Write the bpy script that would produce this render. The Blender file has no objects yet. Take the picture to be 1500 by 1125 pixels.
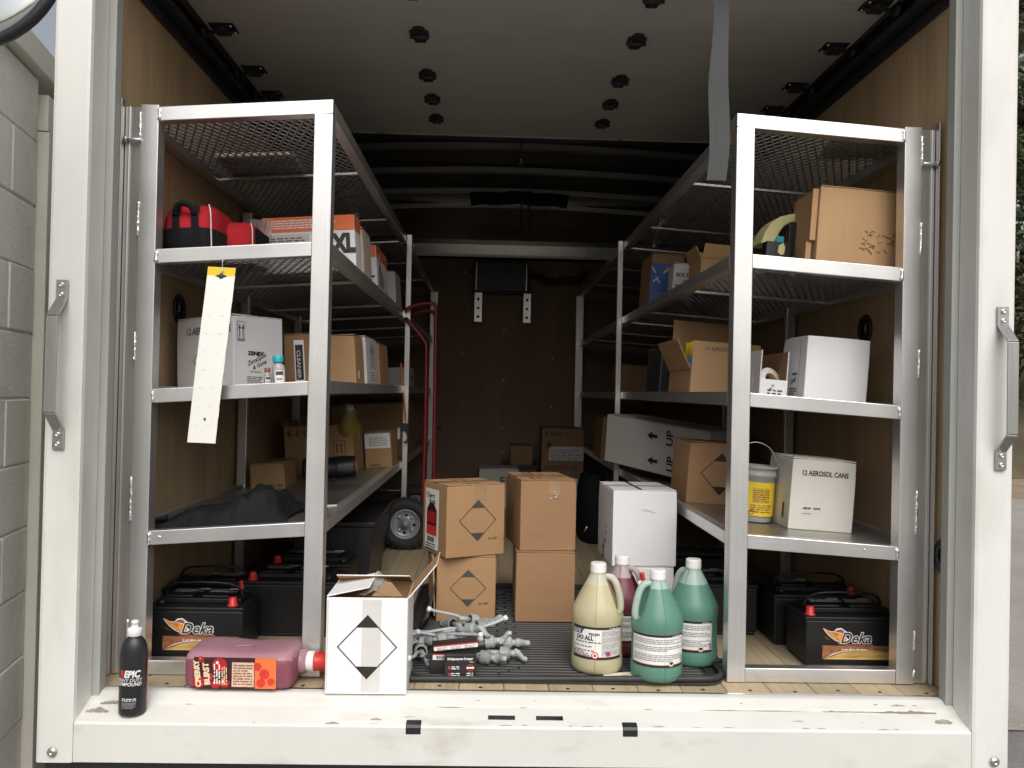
import bpy, bmesh, math, random
from mathutils import Vector, Matrix, Euler, noise
random.seed(7)
PI = math.pi
S = bpy.context.scene
COL = S.collection

# ------------------------------------------------------------------ camera
cam = bpy.data.cameras.new("camera"); co = bpy.data.objects.new("camera", cam); COL.objects.link(co)
cam.sensor_width = 36.0; cam.lens = 36.0 * 1213 / 1500; cam.clip_start = 0.05; cam.clip_end = 400
_y, _p, _r = 0.0248, 0.0104, 0.0213
fw = Vector((math.sin(_y) * math.cos(_p), math.cos(_y) * math.cos(_p), math.sin(_p)))
rt = Vector((math.cos(_y), -math.sin(_y), 0)); up = rt.cross(fw)
rt2 = rt * math.cos(_r) + up * math.sin(_r); up2 = -rt * math.sin(_r) + up * math.cos(_r)
M3 = Matrix((rt2, up2, -fw)).transposed()
co.matrix_world = Matrix.Translation((0, -2.18, 0.832)) @ M3.to_4x4()
S.camera = co

# ------------------------------------------------------------------ sky, sun, exposure
W = bpy.data.worlds.new("World"); S.world = W; W.use_nodes = True
nt = W.node_tree; nt.nodes.clear()
wo = nt.nodes.new("ShaderNodeOutputWorld"); bg = nt.nodes.new("ShaderNodeBackground")
sk = nt.nodes.new("ShaderNodeTexSky"); hs = nt.nodes.new("ShaderNodeHueSaturation")
sk.sky_type = 'NISHITA'; sk.sun_disc = False
SUN_EL, SUN_AZ = math.radians(46), math.radians(172)      # azimuth clockwise from +Y, behind the camera
sk.sun_elevation = SUN_EL; sk.sun_rotation = SUN_AZ
sk.air_density = 1.0; sk.dust_density = 6.0; sk.ozone_density = 1.0
hs.inputs['Saturation'].default_value = 0.35
nt.links.new(sk.outputs[0], hs.inputs['Color']); nt.links.new(hs.outputs[0], bg.inputs[0])
bg.inputs[1].default_value = 0.09
nt.links.new(bg.outputs[0], wo.inputs[0])
sl = bpy.data.lights.new("sun", 'SUN'); sl.energy = 0.95; sl.angle = math.radians(60); sl.color = (1, 0.98, 0.95)
so = bpy.data.objects.new("sun", sl); COL.objects.link(so)
sd = Vector((math.sin(SUN_AZ) * math.cos(SUN_EL), math.cos(SUN_AZ) * math.cos(SUN_EL), math.sin(SUN_EL)))
so.rotation_euler = sd.to_track_quat('Z', 'Y').to_euler(); so.location = (3, -8, 9)
vs = S.view_settings
S.display_settings.display_device = 'sRGB'
vs.view_transform = 'Standard'; vs.look = 'None'; vs.gamma = 1; vs.use_curve_mapping = False
vs.exposure = 0.60
S.cycles.max_bounces = 10; S.cycles.diffuse_bounces = 6; S.cycles.glossy_bounces = 4
S.cycles.transmission_bounces = 6; S.cycles.transparent_max_bounces = 8
S.cycles.use_denoising = True; S.cycles.sample_clamp_indirect = 6.0
S.cycles.caustics_reflective = False; S.cycles.caustics_refractive = False

# ------------------------------------------------------------------ materials
def srgb(r, g, b):
    f = lambda c: (c / 255 / 12.92) if c / 255 <= 0.04045 else ((c / 255 + 0.055) / 1.055) ** 2.4
    return (f(r), f(g), f(b))

def mat(name, col, rough=0.6, metal=0.0, var=0.12, scale=(6, 6, 6), bump=0.0, bscale=60, fine=None, spots=None,
        spec=0.5, coat=0.0, trans=0.0, rvar=0.0, detail=5, orand=0.0):
    """Principled surface; var = brightness variation by noise; fine = (scale xyz, amount) second, finer grain;
    spots = (colour, scale, threshold, softness) worn or dirty patches with shapes of their own."""
    m = bpy.data.materials.new(name); m.use_nodes = True
    t = m.node_tree; N = t.nodes; Lk = t.links.new
    b = N['Principled BSDF']; out = N['Material Output']
    tc = N.new('ShaderNodeTexCoord')
    def nz(sc, det=5):
        mp = N.new('ShaderNodeMapping'); mp.inputs['Scale'].default_value = sc
        Lk(tc.outputs['Object'], mp.inputs[0])
        n = N.new('ShaderNodeTexNoise'); n.inputs['Scale'].default_value = 1.0; n.inputs['Detail'].default_value = det
        n.inputs['Roughness'].default_value = 0.6
        Lk(mp.outputs[0], n.inputs['Vector']); return n
    n1 = nz(scale, detail)
    def shade(prev, n, amt):
        r = N.new('ShaderNodeMapRange'); r.inputs[1].default_value = 0.3; r.inputs[2].default_value = 0.7
        r.inputs[3].default_value = 1 - amt; r.inputs[4].default_value = 1 + amt
        Lk(n.outputs[0], r.inputs[0])
        mx = N.new('ShaderNodeMix'); mx.data_type = 'RGBA'; mx.blend_type = 'MULTIPLY'; mx.inputs[0].default_value = 1
        if isinstance(prev, tuple): mx.inputs[6].default_value = (*prev, 1)
        else: Lk(prev, mx.inputs[6])
        Lk(r.outputs[0], mx.inputs[7]); return mx.outputs[2]
    c = shade(col, n1, var)
    if fine: c = shade(c, nz(fine[0], 3), fine[1])
    if spots:
        for (scol, ssc, thr, soft) in (spots if isinstance(spots, list) else [spots]):
            n3 = nz(ssc, 6)
            r = N.new('ShaderNodeMapRange'); r.inputs[1].default_value = thr; r.inputs[2].default_value = thr + soft
            Lk(n3.outputs[0], r.inputs[0])
            mx = N.new('ShaderNodeMix'); mx.data_type = 'RGBA'; Lk(r.outputs[0], mx.inputs[0])
            Lk(c, mx.inputs[6]); mx.inputs[7].default_value = (*scol, 1); c = mx.outputs[2]
    if orand:
        oi = N.new('ShaderNodeObjectInfo'); r = N.new('ShaderNodeMapRange'); r.inputs[3].default_value = 1 - orand; r.inputs[4].default_value = 1 + orand
        Lk(oi.outputs['Random'], r.inputs[0]); mx = N.new('ShaderNodeMix'); mx.data_type = 'RGBA'; mx.blend_type = 'MULTIPLY'; mx.inputs[0].default_value = 1
        Lk(c, mx.inputs[6]); Lk(r.outputs[0], mx.inputs[7]); c = mx.outputs[2]
    Lk(c, b.inputs['Base Color'])
    b.inputs['Roughness'].default_value = rough; b.inputs['Metallic'].default_value = metal
    b.inputs['Specular IOR Level'].default_value = spec
    b.inputs['Coat Weight'].default_value = coat; b.inputs['Coat Roughness'].default_value = 0.2
    if rvar:
        r = N.new('ShaderNodeMapRange'); r.inputs[1].default_value = 0.3; r.inputs[2].default_value = 0.7
        r.inputs[3].default_value = max(0.05, rough - rvar); r.inputs[4].default_value = rough + rvar
        Lk(n1.outputs[0], r.inputs[0]); Lk(r.outputs[0], b.inputs['Roughness'])
    if bump:
        nb = nz((bscale,) * 3 if not isinstance(bscale, tuple) else bscale, 4)
        bp = N.new('ShaderNodeBump'); bp.inputs['Strength'].default_value = bump; bp.inputs['Distance'].default_value = 0.004
        Lk(nb.outputs[0], bp.inputs['Height']); Lk(bp.outputs[0], b.inputs['Normal'])
    if trans:
        tr = N.new('ShaderNodeBsdfTranslucent'); Lk(c, tr.inputs[0])
        ms = N.new('ShaderNodeMixShader'); ms.inputs[0].default_value = trans
        Lk(b.outputs[0], ms.inputs[1]); Lk(tr.outputs[0], ms.inputs[2]); Lk(ms.outputs[0], out.inputs[0])
    return m

K = {}
K['white_paint'] = mat('white_paint', (.715, .712, .675), .42, var=.035, scale=(3, 3, 2), bump=.08, bscale=25, fine=((26, 26, 3), .02),
    spots=[((.50, .48, .44), (9, 9, 1.6), .68, .10), ((.53, .51, .465), (2.6, 2.6, 1.1), .55, .25), ((.40, .37, .33), (7, 7, 90), .735, .03), ((.30, .24, .18), (42, 42, 34), .775, .02)])
K['sill_paint'] = mat('sill_paint', (.67, .665, .625), .45, var=.04, scale=(3, 3, 3), bump=.08, bscale=30,
    spots=[((.30, .28, .25), (5, 60, 40), .715, .02), ((.50, .475, .42), (3.5, 9, 9), .55, .22), ((.22, .2, .18), (28, 28, 28), .755, .02)])
K['chip'] = mat('bare_chip', (.30, .275, .24), .8, var=.3, scale=(60, 60, 60))
K['grey_strip'] = mat('grey_strip', (.36, .37, .345), .55, var=.05)
K['alu'] = mat('aluminium', (.70, .69, .675), .33, .82, var=.05, scale=(4, 4, 3), fine=((130, 130, 1.2), .035), rvar=.05,
    spots=[((.54, .52, .50), (6, 6, 5), .66, .20)])
K['alu_rail'] = mat('aluminium_rail', (.73, .73, .72), .31, .90, var=.06, scale=(6, 5, 4), fine=((1.2, 130, 130), .035), rvar=.05,
    spots=[((.55, .54, .53), (5, 5, 7), .64, .20)])
K['alu_sheet'] = mat('aluminium_sheet', (.50, .49, .47), .38, 1.0, var=.14, scale=(3, 6, 3), fine=((60, 4, 4), .06), rvar=.1,
    spots=((.28, .27, .25), (4, 6, 5), .6, .2))
K['weld'] = mat('weld_bead', (.85, .84, .82), .28, 1.0, var=.15, scale=(90, 90, 90), bump=.5, bscale=150)
K['mesh'] = mat('mesh_metal', (.36, .345, .33), .5, .6, var=.12)
K['steel'] = mat('steel', (.55, .55, .54), .3, 1.0, var=.08)
K['handle'] = mat('handle_steel', (.45, .44, .43), .38, 1.0, var=.05, fine=((90, 90, 3), .08))
K['ply'] = mat('plywood', (.51, .36, .21), .62, var=.13, scale=(9, 9, .7), fine=((55, 55, 2.2), .10), bump=.08, bscale=(60, 60, 3),
    spots=((.25, .155, .085), (14, 3, 1.6), .70, .12))
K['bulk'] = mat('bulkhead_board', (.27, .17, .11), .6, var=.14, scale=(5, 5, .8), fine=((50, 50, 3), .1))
K['wood'] = [mat('floor_wood_%d' % i, c, .62, var=.14, scale=(16, 1.1, 16), fine=((110, 3, 60), .13), bump=.1, bscale=(90, 3, 60),
    spots=((.19, .15, .105), (9, 2, 9), .62, .2)) for i, c in enumerate([(.46, .37, .235), (.41, .33, .21), (.49, .385, .245)])]
K['nail'] = mat('nail_dark', (.05, .045, .04), .6, .6)
K['door'] = mat('door_panel', (.60, .595, .55), .55, var=.05, scale=(3, 3, 3), bump=.12, bscale=(16, 60, 60),
    fine=((3, 40, 3), .03))
K['black'] = mat('black_metal', (.025, .025, .028), .5, var=.2)
K['blacks'] = mat('black_satin', (.018, .018, .02), .38, var=.2)
K['roof'] = mat('roof_skin_shaded', (.085, .083, .078), .6, var=.15)  # dark grey puts the shade under the roof into the colour
K['galv'] = mat('galvanised', (.60, .59, .55), .34, 1.0, var=.10, scale=(30, 30, 30), fine=((120, 120, 120), .08), bump=.10, bscale=70, rvar=.06)
K['bow'] = mat('bow_metal', (.52, .51, .48), .38, 1.0, var=.08, scale=(3, 3, 3))
K['rubber'] = mat('rubber', (.028, .028, .028), .55, var=.2, scale=(14, 14, 14), bump=.1, bscale=120,
    spots=((.12, .115, .105), (5, 26, 10), .70, .08))
K['tyre'] = mat('tyre', (.022, .022, .022), .7, var=.2)
K['hub'] = mat('hub_grey', (.30, .31, .325), .4, .2, var=.1)
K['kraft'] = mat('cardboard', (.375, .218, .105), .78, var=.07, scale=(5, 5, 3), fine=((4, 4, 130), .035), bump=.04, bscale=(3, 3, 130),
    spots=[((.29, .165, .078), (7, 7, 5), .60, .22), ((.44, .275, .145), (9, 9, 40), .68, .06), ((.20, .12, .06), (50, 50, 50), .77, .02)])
K['kraft2'] = mat('cardboard_light', (.40, .243, .118), .78, var=.08, orand=.10, scale=(5, 5, 3), fine=((130, 4, 4), .035), bump=.04, bscale=(3, 3, 130),
    spots=((.34, .21, .11), (6, 8, 5), .68, .15))
K['kraft_m'] = mat('cardboard_brown', (.315, .178, .088), .78, var=.07, scale=(5, 5, 3), fine=((4, 4, 130), .035), bump=.04, bscale=(3, 3, 130),
    spots=[((.25, .14, .068), (7, 7, 5), .58, .22), ((.40, .25, .13), (9, 9, 40), .68, .06)])
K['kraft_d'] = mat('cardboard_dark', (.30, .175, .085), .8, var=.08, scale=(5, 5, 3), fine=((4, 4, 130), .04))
K['tan'] = mat('tan_card', (.62, .54, .42), .75, var=.04, scale=(4, 4, 3), fine=((4, 4, 130), .02), bump=.04, bscale=(3, 3, 130))
K['wcard'] = mat('white_card', (.82, .81, .825), .55, var=.025, scale=(5, 5, 5), fine=((90, 4, 4), .015), bump=.04, bscale=(110, 3, 3),
    spots=((.60, .57, .55), (7, 7, 7), .72, .12))
K['gcard'] = mat('grey_white_card', (.62, .60, .57), .65, var=.04)
K['ink'] = mat('black_ink', (.022, .021, .022), .5, var=.1)
K['inkg'] = mat('grey_ink', (.055, .053, .05), .6, var=.15)
K['fineink'] = mat('fine_ink', (.30, .29, .29), .6, var=.1)
K['paper'] = mat('paper', (.80, .79, .76), .55, var=.03)
K['cream'] = mat('cream_plastic', (.88, .86, .76), .38, var=.02, trans=.12)
K['yellow'] = mat('yellow_plastic', (.80, .57, .03), .4, var=.04)
K['orange'] = mat('orange_print', (.80, .17, .05), .5, var=.05)
K['red'] = mat('red_plastic', (.62, .035, .03), .38, var=.08)
K['redfab'] = mat('red_fabric', (.46, .022, .032), .85, spec=.2, var=.14, bump=.25, bscale=300)
K['blkfab'] = mat('black_fabric', (.013, .0135, .015), .9, spec=.12, var=.25, bump=.3, bscale=200)
K['redpaint'] = mat('red_paint', (.21, .014, .018), .35, var=.15)
K['whiteplas'] = mat('white_plastic', (.80, .79, .76), .4, var=.03)
K['greyplas'] = mat('grey_plastic', (.33, .35, .335), .42, var=.08, orand=.25)
K['tube'] = mat('dip_tube', (.56, .61, .64), .35, var=.06, trans=.25)
K['batt'] = mat('battery_black', (.010, .0105, .011), .45, spec=.35, var=.2, bump=.06, bscale=90)
K['flame'] = mat('flame_print', (.75, .27, .04), .4, var=.4, scale=(40, 40, 60), detail=2)
K['gold'] = mat('gold_print', (.55, .36, .12), .4, var=.45, scale=(12, 12, 90), detail=2)
K['bronze'] = mat('bronze_print', (.30, .12, .06), .4, var=.5, scale=(40, 40, 60))
K['teal'] = mat('teal_plastic', (.02, .38, .44), .38, var=.05)
K['blue'] = mat('blue_print', (.04, .10, .30), .5, var=.2)
K['bluecan'] = mat('light_blue_print', (.12, .33, .50), .4, var=.2)
K['foam'] = mat('yellow_foam', (.58, .53, .25), .8, var=.12, bump=.3, bscale=60)
K['webbing'] = mat('grey_webbing', (.048, .050, .052), .7, var=.08, fine=((240, 4, 4), .10), bump=.15, bscale=(200, 40, 40))
K['tape'] = mat('packing_tape', (.34, .22, .12), .25, var=.1, spec=.6)
K['tapew'] = mat('clear_tape', (.66, .64, .62), .25, var=.06, spec=.6)
K['block'] = mat('painted_block', (.85, .845, .79), .75, var=.07, scale=(4, 4, 4), bump=.6, bscale=80, fine=((30, 30, 30), .04),
    spots=[((.60, .59, .53), (5, 5, 5), .62, .15), ((.33, .32, .28), (55, 55, 55), .74, .02)])
K['mortar'] = mat('painted_mortar', (.72, .71, .66), .85, var=.12, bump=.5, bscale=60, spots=((.13, .12, .10), (18, 18, 18), .62, .05))
K['trim'] = mat('white_trim', (.70, .68, .60), .5, var=.04)
K['winglass'] = mat('dark_glass', (.10, .095, .08), .15, var=.1)
K['asphalt'] = mat('asphalt', (.19, .184, .172), .85, var=.2, scale=(1.2, 1.2, 1.2), fine=((60, 60, 60), .2), bump=.3, bscale=90)
K['road'] = mat('pale_road', (.30, .28, .25), .85, var=.14, scale=(.8, .8, .8), fine=((30, 30, 30), .1), bump=.2, bscale=50)
K['soil'] = mat('soil', (.30, .22, .15), .95, var=.25, scale=(1.5, 1.5, 1.5), bump=.6, bscale=9, spots=((.45, .36, .27), (3, 3, 3), .6, .2))
K['bank'] = mat('bank_soil', (.10, .085, .05), .95, var=.4, scale=(.7, .7, .7), bump=.6, bscale=4)
K['bark'] = mat('bark', (.09, .07, .05), .9, var=.3, bump=.6, bscale=30)
K['leaf'] = [mat('leaf_%d' % i, c, .6, var=.35, scale=(1.5, 1.5, 1.5), trans=.25) for i, c in enumerate([(.055, .075, .028), (.075, .085, .030), (.085, .075, .035)])]
K['stud'] = mat('glint_stud', (.88, .87, .84), .3, .25, var=.03)  # near-white colour stands in for the glint on the screw heads
K['screw'] = mat('screw_head', (.75, .74, .7), .22, 1.0, var=.05)
K['cherryl'] = mat('cherry_print', (.05, .012, .015), .35, var=.4, scale=(60, 60, 60))
K['cherry'] = mat('cherry_red', (.42, .02, .025), .3, var=.25, scale=(80, 80, 80))
K['peach'] = mat('peach_print', (.66, .50, .38), .45, var=.18, scale=(90, 90, 150))
K['tanink'] = mat('tan_ink', (.80, .58, .38), .45, var=.08)
K['whiteink'] = mat('white_ink', (.78, .77, .75), .5, var=.03)
K['redink'] = mat('red_ink', (.60, .04, .03), .45, var=.1)

def liquid(name, c, pale, tr=.38):
    a = mat(name, c, .32, var=.05, scale=(8, 8, 8), trans=tr, spec=.45)
    b = mat(name + '_empty', pale, .32, var=.04, scale=(8, 8, 8), trans=tr, spec=.45)
    for m in (a, b):
        p = m.node_tree.nodes['Principled BSDF']; p.inputs['Subsurface Weight'].default_value = .55; p.inputs['Subsurface Radius'].default_value = (1, 1, 1); p.inputs['Subsurface Scale'].default_value = .025
    return a, b
LIQ = dict(yellow=liquid('straw_jug', (.72, .665, .44), (.74, .72, .60)), red=liquid('pink_jug', (.24, .060, .085), (.58, .47, .48)),
           green=liquid('green_jug', (.185, .40, .315), (.56, .70, .63)), cherry=liquid('cherry_jug', (.38, .125, .175), (.58, .32, .38)),
           lemon=liquid('lemon_jug', (.55, .42, .08), (.6, .55, .35)))
# clear plastic
def clear(name, tint, alpha):
    m = bpy.data.materials.new(name); m.use_nodes = True; t = m.node_tree; N = t.nodes
    b = N['Principled BSDF']; b.inputs['Base Color'].default_value = (*tint, 1); b.inputs['Roughness'].default_value = .18
    tr = N.new('ShaderNodeBsdfTransparent'); ms = N.new('ShaderNodeMixShader'); ms.inputs[0].default_value = alpha
    t.links.new(tr.outputs[0], ms.inputs[1]); t.links.new(b.outputs[0], ms.inputs[2]); t.links.new(ms.outputs[0], N['Material Output'].inputs[0])
    return m
K['clear'] = clear('clear_film', (.62, .60, .56), .45)
K['pail'] = mat('pail_grey', (.50, .49, .47), .3, var=.05, trans=.25)
K['mirror'] = mat('mirror_glass', (.78, .82, .80), .06, 1.0, var=.02)

# ------------------------------------------------------------------ mesh helpers
class MB:
    def __init__(s): s.v = []; s.f = []; s.mi = []; s.sm = []
    def add(s, vs, fs, mi=0, smooth=False):
        o = len(s.v); s.v += [tuple(v) for v in vs]
        for f in fs: s.f.append(tuple(i + o for i in f)); s.mi.append(mi); s.sm.append(smooth)
        return s
    def box(s, x0, x1, y0, y1, z0, z1, mi=0, M=None):
        vs = [Vector(c) for c in ((x0, y0, z0), (x1, y0, z0), (x1, y1, z0), (x0, y1, z0), (x0, y0, z1), (x1, y0, z1), (x1, y1, z1), (x0, y1, z1))]
        if M: vs = [M @ v for v in vs]
        return s.add(vs, [(0, 3, 2, 1), (4, 5, 6, 7), (0, 1, 5, 4), (1, 2, 6, 5), (2, 3, 7, 6), (3, 0, 4, 7)], mi)
    def quad(s, a, b, c, d, mi=0): return s.add([a, b, c, d], [(0, 1, 2, 3)], mi)
    def poly(s, pts, mi=0): return s.add(pts, [tuple(range(len(pts)))], mi)
    def prism(s, pts, ext, mi=0):       # pts: closed loop of 3-D points, ext: extrusion vector
        n = len(pts); e = Vector(ext); a = [Vector(p) for p in pts]; b = [p + e for p in a]
        fs = [tuple(range(n - 1, -1, -1)), tuple(range(n, 2 * n))] + [(i, (i + 1) % n, n + (i + 1) % n, n + i) for i in range(n)]
        return s.add(a + b, fs, mi)
    def lathe(s, prof, seg=24, M=None, mi=0, smooth=True, mis=None, cap=True):
        vs = []; n = len(prof)
        for (r, z) in prof:
            for k in range(seg):
                t = 2 * PI * k / seg; v = Vector((r * math.cos(t), r * math.sin(t), z)); vs.append(M @ v if M else v)
        o = len(s.v); s.v += [tuple(v) for v in vs]
        for i in range(n - 1):
            for k in range(seg):
                k2 = (k + 1) % seg
                s.f.append((o + i * seg + k, o + i * seg + k2, o + (i + 1) * seg + k2, o + (i + 1) * seg + k))
                s.mi.append(mis[i] if mis else mi); s.sm.append(smooth)
        if cap:
            if prof[0][0] > 1e-6: s.f.append(tuple(o + k for k in range(seg - 1, -1, -1))); s.mi.append(mis[0] if mis else mi); s.sm.append(False)
            if prof[-1][0] > 1e-6: s.f.append(tuple(o + (n - 1) * seg + k for k in range(seg))); s.mi.append(mis[-1] if mis else mi); s.sm.append(False)
        return s
    def tube(s, pts, r, seg=10, mi=0, closed=False, flat=None):
        pts = [Vector(p) for p in pts]; n = len(pts); rs = r if isinstance(r, (list, tuple)) else [r] * n
        prev = None; rings = []
        for i, p in enumerate(pts):
            a = pts[(i - 1) % n] if (i or closed) else p; b = pts[(i + 1) % n] if (i < n - 1 or closed) else p
            d = (b - a).normalized() if (b - a).length > 1e-9 else Vector((0, 0, 1))
            if prev is None:
                u = d.orthogonal().normalized()
                if abs(d.z) < .9: u = d.cross(Vector((0, 0, 1))).normalized()
            else:
                u = (prev - d * prev.dot(d)).normalized()
            prev = u; w = d.cross(u)
            fl = flat or 1
            rings.append([p + (u * math.cos(2 * PI * k / seg) + w * math.sin(2 * PI * k / seg) * fl) * rs[i] for k in range(seg)])
        o = len(s.v)
        for R in rings: s.v += [tuple(v) for v in R]
        m = n if closed else n - 1
        for i in range(m):
            j = (i + 1) % n
            for k in range(seg):
                k2 = (k + 1) % seg
                s.f.append((o + i * seg + k, o + i * seg + k2, o + j * seg + k2, o + j * seg + k)); s.mi.append(mi); s.sm.append(True)
        if not closed:
            s.f.append(tuple(o + k for k in range(seg - 1, -1, -1))); s.mi.append(mi); s.sm.append(False)
            s.f.append(tuple(o + (n - 1) * seg + k for k in range(seg))); s.mi.append(mi); s.sm.append(False)
        return s
    def mesh(s, name):
        me = bpy.data.meshes.new(name); me.from_pydata(s.v, [], s.f)
        me.polygons.foreach_set('material_index', s.mi); me.polygons.foreach_set('use_smooth', s.sm)
        me.update(); return me
    def build(s, name, mats, parent=None, bevel=0, seg=2, loc=None, rot=None, fix=True):
        me = s.mesh(name)
        if fix:
            bm = bmesh.new(); bm.from_mesh(me); bmesh.ops.recalc_face_normals(bm, faces=bm.faces); bm.to_mesh(me); bm.free()
        for m in (mats if isinstance(mats, (list, tuple)) else [mats]): me.materials.append(m)
        o = bpy.data.objects.new(name, me); COL.objects.link(o)
        if parent: o.parent = parent
        if loc: o.location = loc
        if rot: o.rotation_euler = rot
        if bevel:
            b = o.modifiers.new('bevel', 'BEVEL'); b.width = bevel; b.segments = seg; b.limit_method = 'ANGLE'; b.angle_limit = math.radians(40)
        return o

def tag(o, label=None, cat=None, group=None, kind=None):
    for k, v in (('label', label), ('category', cat), ('group', group), ('kind', kind)):
        if v: o[k] = v
    return o
def thing(name, label, cat, loc=(0, 0, 0), rot=(0, 0, 0), group=None):
    o = bpy.data.objects.new(name, None); COL.objects.link(o); o.empty_display_size = .05
    o.location = loc; o.rotation_euler = rot
    return tag(o, label, cat, group)
def copy_tree(o, parent=None):
    c = o.copy(); COL.objects.link(c); c.parent = parent
    for ch in list(o.children): copy_tree(ch, c)
    return c
def bezier(p0, p1, p2, p3, n=12):
    P = [Vector(p) for p in (p0, p1, p2, p3)]
    return [P[0] * (1 - t) ** 3 + P[1] * 3 * t * (1 - t) ** 2 + P[2] * 3 * t * t * (1 - t) + P[3] * t ** 3 for t in [i / n for i in range(n + 1)]]
def smooth_path(pts, n=6):
    P = [Vector(p) for p in pts]; out = []
    for i in range(len(P) - 1):
        a = P[max(i - 1, 0)]; b = P[i]; c = P[i + 1]; d = P[min(i + 2, len(P) - 1)]
        for k in range(n):
            t = k / n
            out.append(.5 * ((2 * b) + (c - a) * t + (2 * a - 5 * b + 4 * c - d) * t * t + (3 * b - a - 3 * c + d) * t ** 3))
    out.append(P[-1]); return out

# ---- flat print: everything is laid out in a face's own x (right) / y (up) and stands 0.4 mm proud
def face_M(side, w, d, h):
    if side == 'front': return Matrix(((1, 0, 0, 0), (0, 0, -1, 0), (0, 1, 0, 0), (0, 0, 0, 1)))
    if side == 'left': return Matrix(((0, 0, -1, 0), (-1, 0, 0, d), (0, 1, 0, 0), (0, 0, 0, 1)))
    if side == 'right': return Matrix(((0, 0, 1, w), (1, 0, 0, 0), (0, 1, 0, 0), (0, 0, 0, 1)))
    if side == 'top': return Matrix(((1, 0, 0, 0), (0, 1, 0, 0), (0, 0, 1, h), (0, 0, 0, 1)))
def text_data(s, size, bold=0.0, shear=0.0, align='LEFT', xs=1.0):
    c = bpy.data.curves.new('t', 'FONT'); c.body = s; c.size = size; c.offset = bold; c.shear = shear; c.align_x = align; c.resolution_u = 3
    o = bpy.data.objects.new('t', c); COL.objects.link(o)
    dg = bpy.context.evaluated_depsgraph_get()
    me = bpy.data.meshes.new_from_object(o.evaluated_get(dg))
    bpy.data.objects.remove(o); bpy.data.curves.remove(c)
    if xs != 1.0:
        for v in me.vertices: v.co.x *= xs
    return me
def place(me, name, m, parent, FM, x, y, rot=0, lift=.0006, bend=None):
    """Lay a flat mesh on a face; bend=(radius, height0) wraps it round a cylinder whose axis is the parent's z."""
    T = Matrix.Translation((x, y, 0)) @ Matrix.Rotation(rot, 4, 'Z')
    if bend:
        r, ang, sq = bend
        me.transform(T)
        bm = bmesh.new(); bm.from_mesh(me); xs = [v.co.x for v in bm.verts]; q = math.floor(min(xs) / .005)
        while q * .005 < max(xs):
            bmesh.ops.bisect_plane(bm, geom=bm.verts[:] + bm.edges[:] + bm.faces[:], plane_co=(q * .005 + .0013, 0, 0), plane_no=(1, 0, 0)); q += 1
        bm.to_mesh(me); bm.free()
        for v in me.vertices:
            a = ang + v.co.x / r; rr = r + lift
            v.co = Vector((rr * math.sin(a), -rr * math.cos(a) * sq, v.co.y))
    else:
        me.transform(FM @ Matrix.Translation((0, 0, lift)) @ T)
    me.materials.clear(); me.materials.append(m)
    o = bpy.data.objects.new(name, me); COL.objects.link(o); o.parent = parent
    return o
def letters(s, size, parent, FM, x, y, m=None, rot=0, bold=0.0, shear=0, xs=1.0, lift=.0009, bend=None, name='lettering', align='LEFT'):
    return place(text_data(s, size, bold, shear, align, xs), name, m or K['ink'], parent, FM, x, y, rot, lift, bend)
def panel_me(w, h, n=1):
    b = MB()
    for i in range(n):
        b.quad((w * i / n, 0, 0), (w * (i + 1) / n, 0, 0), (w * (i + 1) / n, h, 0), (w * i / n, h, 0))
    return b.mesh('p')
def patch(w, h, parent, FM, x, y, m, name='printed_panel', rot=0, lift=.0006, bend=None):
    return place(panel_me(w, h, 16 if bend else 1), name, m, parent, FM, x, y, rot, lift, bend)
def fine_print(w, lines, lh, parent, FM, x, y, m=None, rot=0, lift=.0011, bend=None, dens=.8, seed=0):
    rnd = random.Random(seed * 31 + lines); b = MB()
    for i in range(lines):
        cx = 0; yy = -i * lh; end = w * (rnd.uniform(.55, 1) if rnd.random() < .5 else 1)
        while cx < end:
            l = min(rnd.uniform(.8, 3.2) * lh, w - cx)
            if l > lh * .3: b.quad((cx, yy, 0), (cx + l, yy, 0), (cx + l, yy + lh * .5, 0), (cx, yy + lh * .5, 0))
            cx += l + lh * .45 / dens
    return place(b.mesh('fp'), 'fine_print', m or K['fineink'], parent, FM, x, y, rot, lift, bend)
def barcode(w, h, parent, FM, x, y, rot=0, lift=.0011, bend=None):
    rnd = random.Random(3); b = MB(); cx = 0
    while cx < w:
        l = rnd.choice((.02, .035, .05)) * w; b.quad((cx, 0, 0), (cx + l, 0, 0), (cx + l, h, 0), (cx, h, 0)); cx += l + rnd.choice((.02, .035)) * w
    return place(b.mesh('bc'), 'barcode', K['ink'], parent, FM, x, y, rot, lift, bend)
def diamond(size, parent, FM, x, y, m, name='hazard_diamond', hx=None):
    """limited-quantity diamond: thin outline, filled top and bottom corners; x,y is its centre."""
    hx = hx or size; b = MB(); t = size * .035
    o = [(0, size), (hx, 0), (0, -size), (-hx, 0)]; k = 1 - t * 1.5 / size
    i_ = [(a * k, c * k) for a, c in o]
    for q in range(4):
        r = (q + 1) % 4
        b.quad((*o[q], 0), (*o[r], 0), (*i_[r], 0), (*i_[q], 0))
    c = .40
    b.poly([(0, size, .0001), (-hx * c, size * (1 - c), .0001), (hx * c, size * (1 - c), .0001)])
    b.poly([(0, -size, .0001), (hx * c, -size * (1 - c), .0001), (-hx * c, -size * (1 - c), .0001)])
    return place(b.mesh('d'), name, m, parent, FM, x, y)
def arrow_me(l, w, shaft=.4, head=.45):
    b = MB(); s = w * shaft / 2
    b.poly([(0, -s, 0), (l * (1 - head), -s, 0), (l * (1 - head), s, 0), (0, s, 0)])
    b.poly([(l * (1 - head), -w / 2, 0), (l, 0, 0), (l * (1 - head), w / 2, 0)])
    return b.mesh('a')
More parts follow.
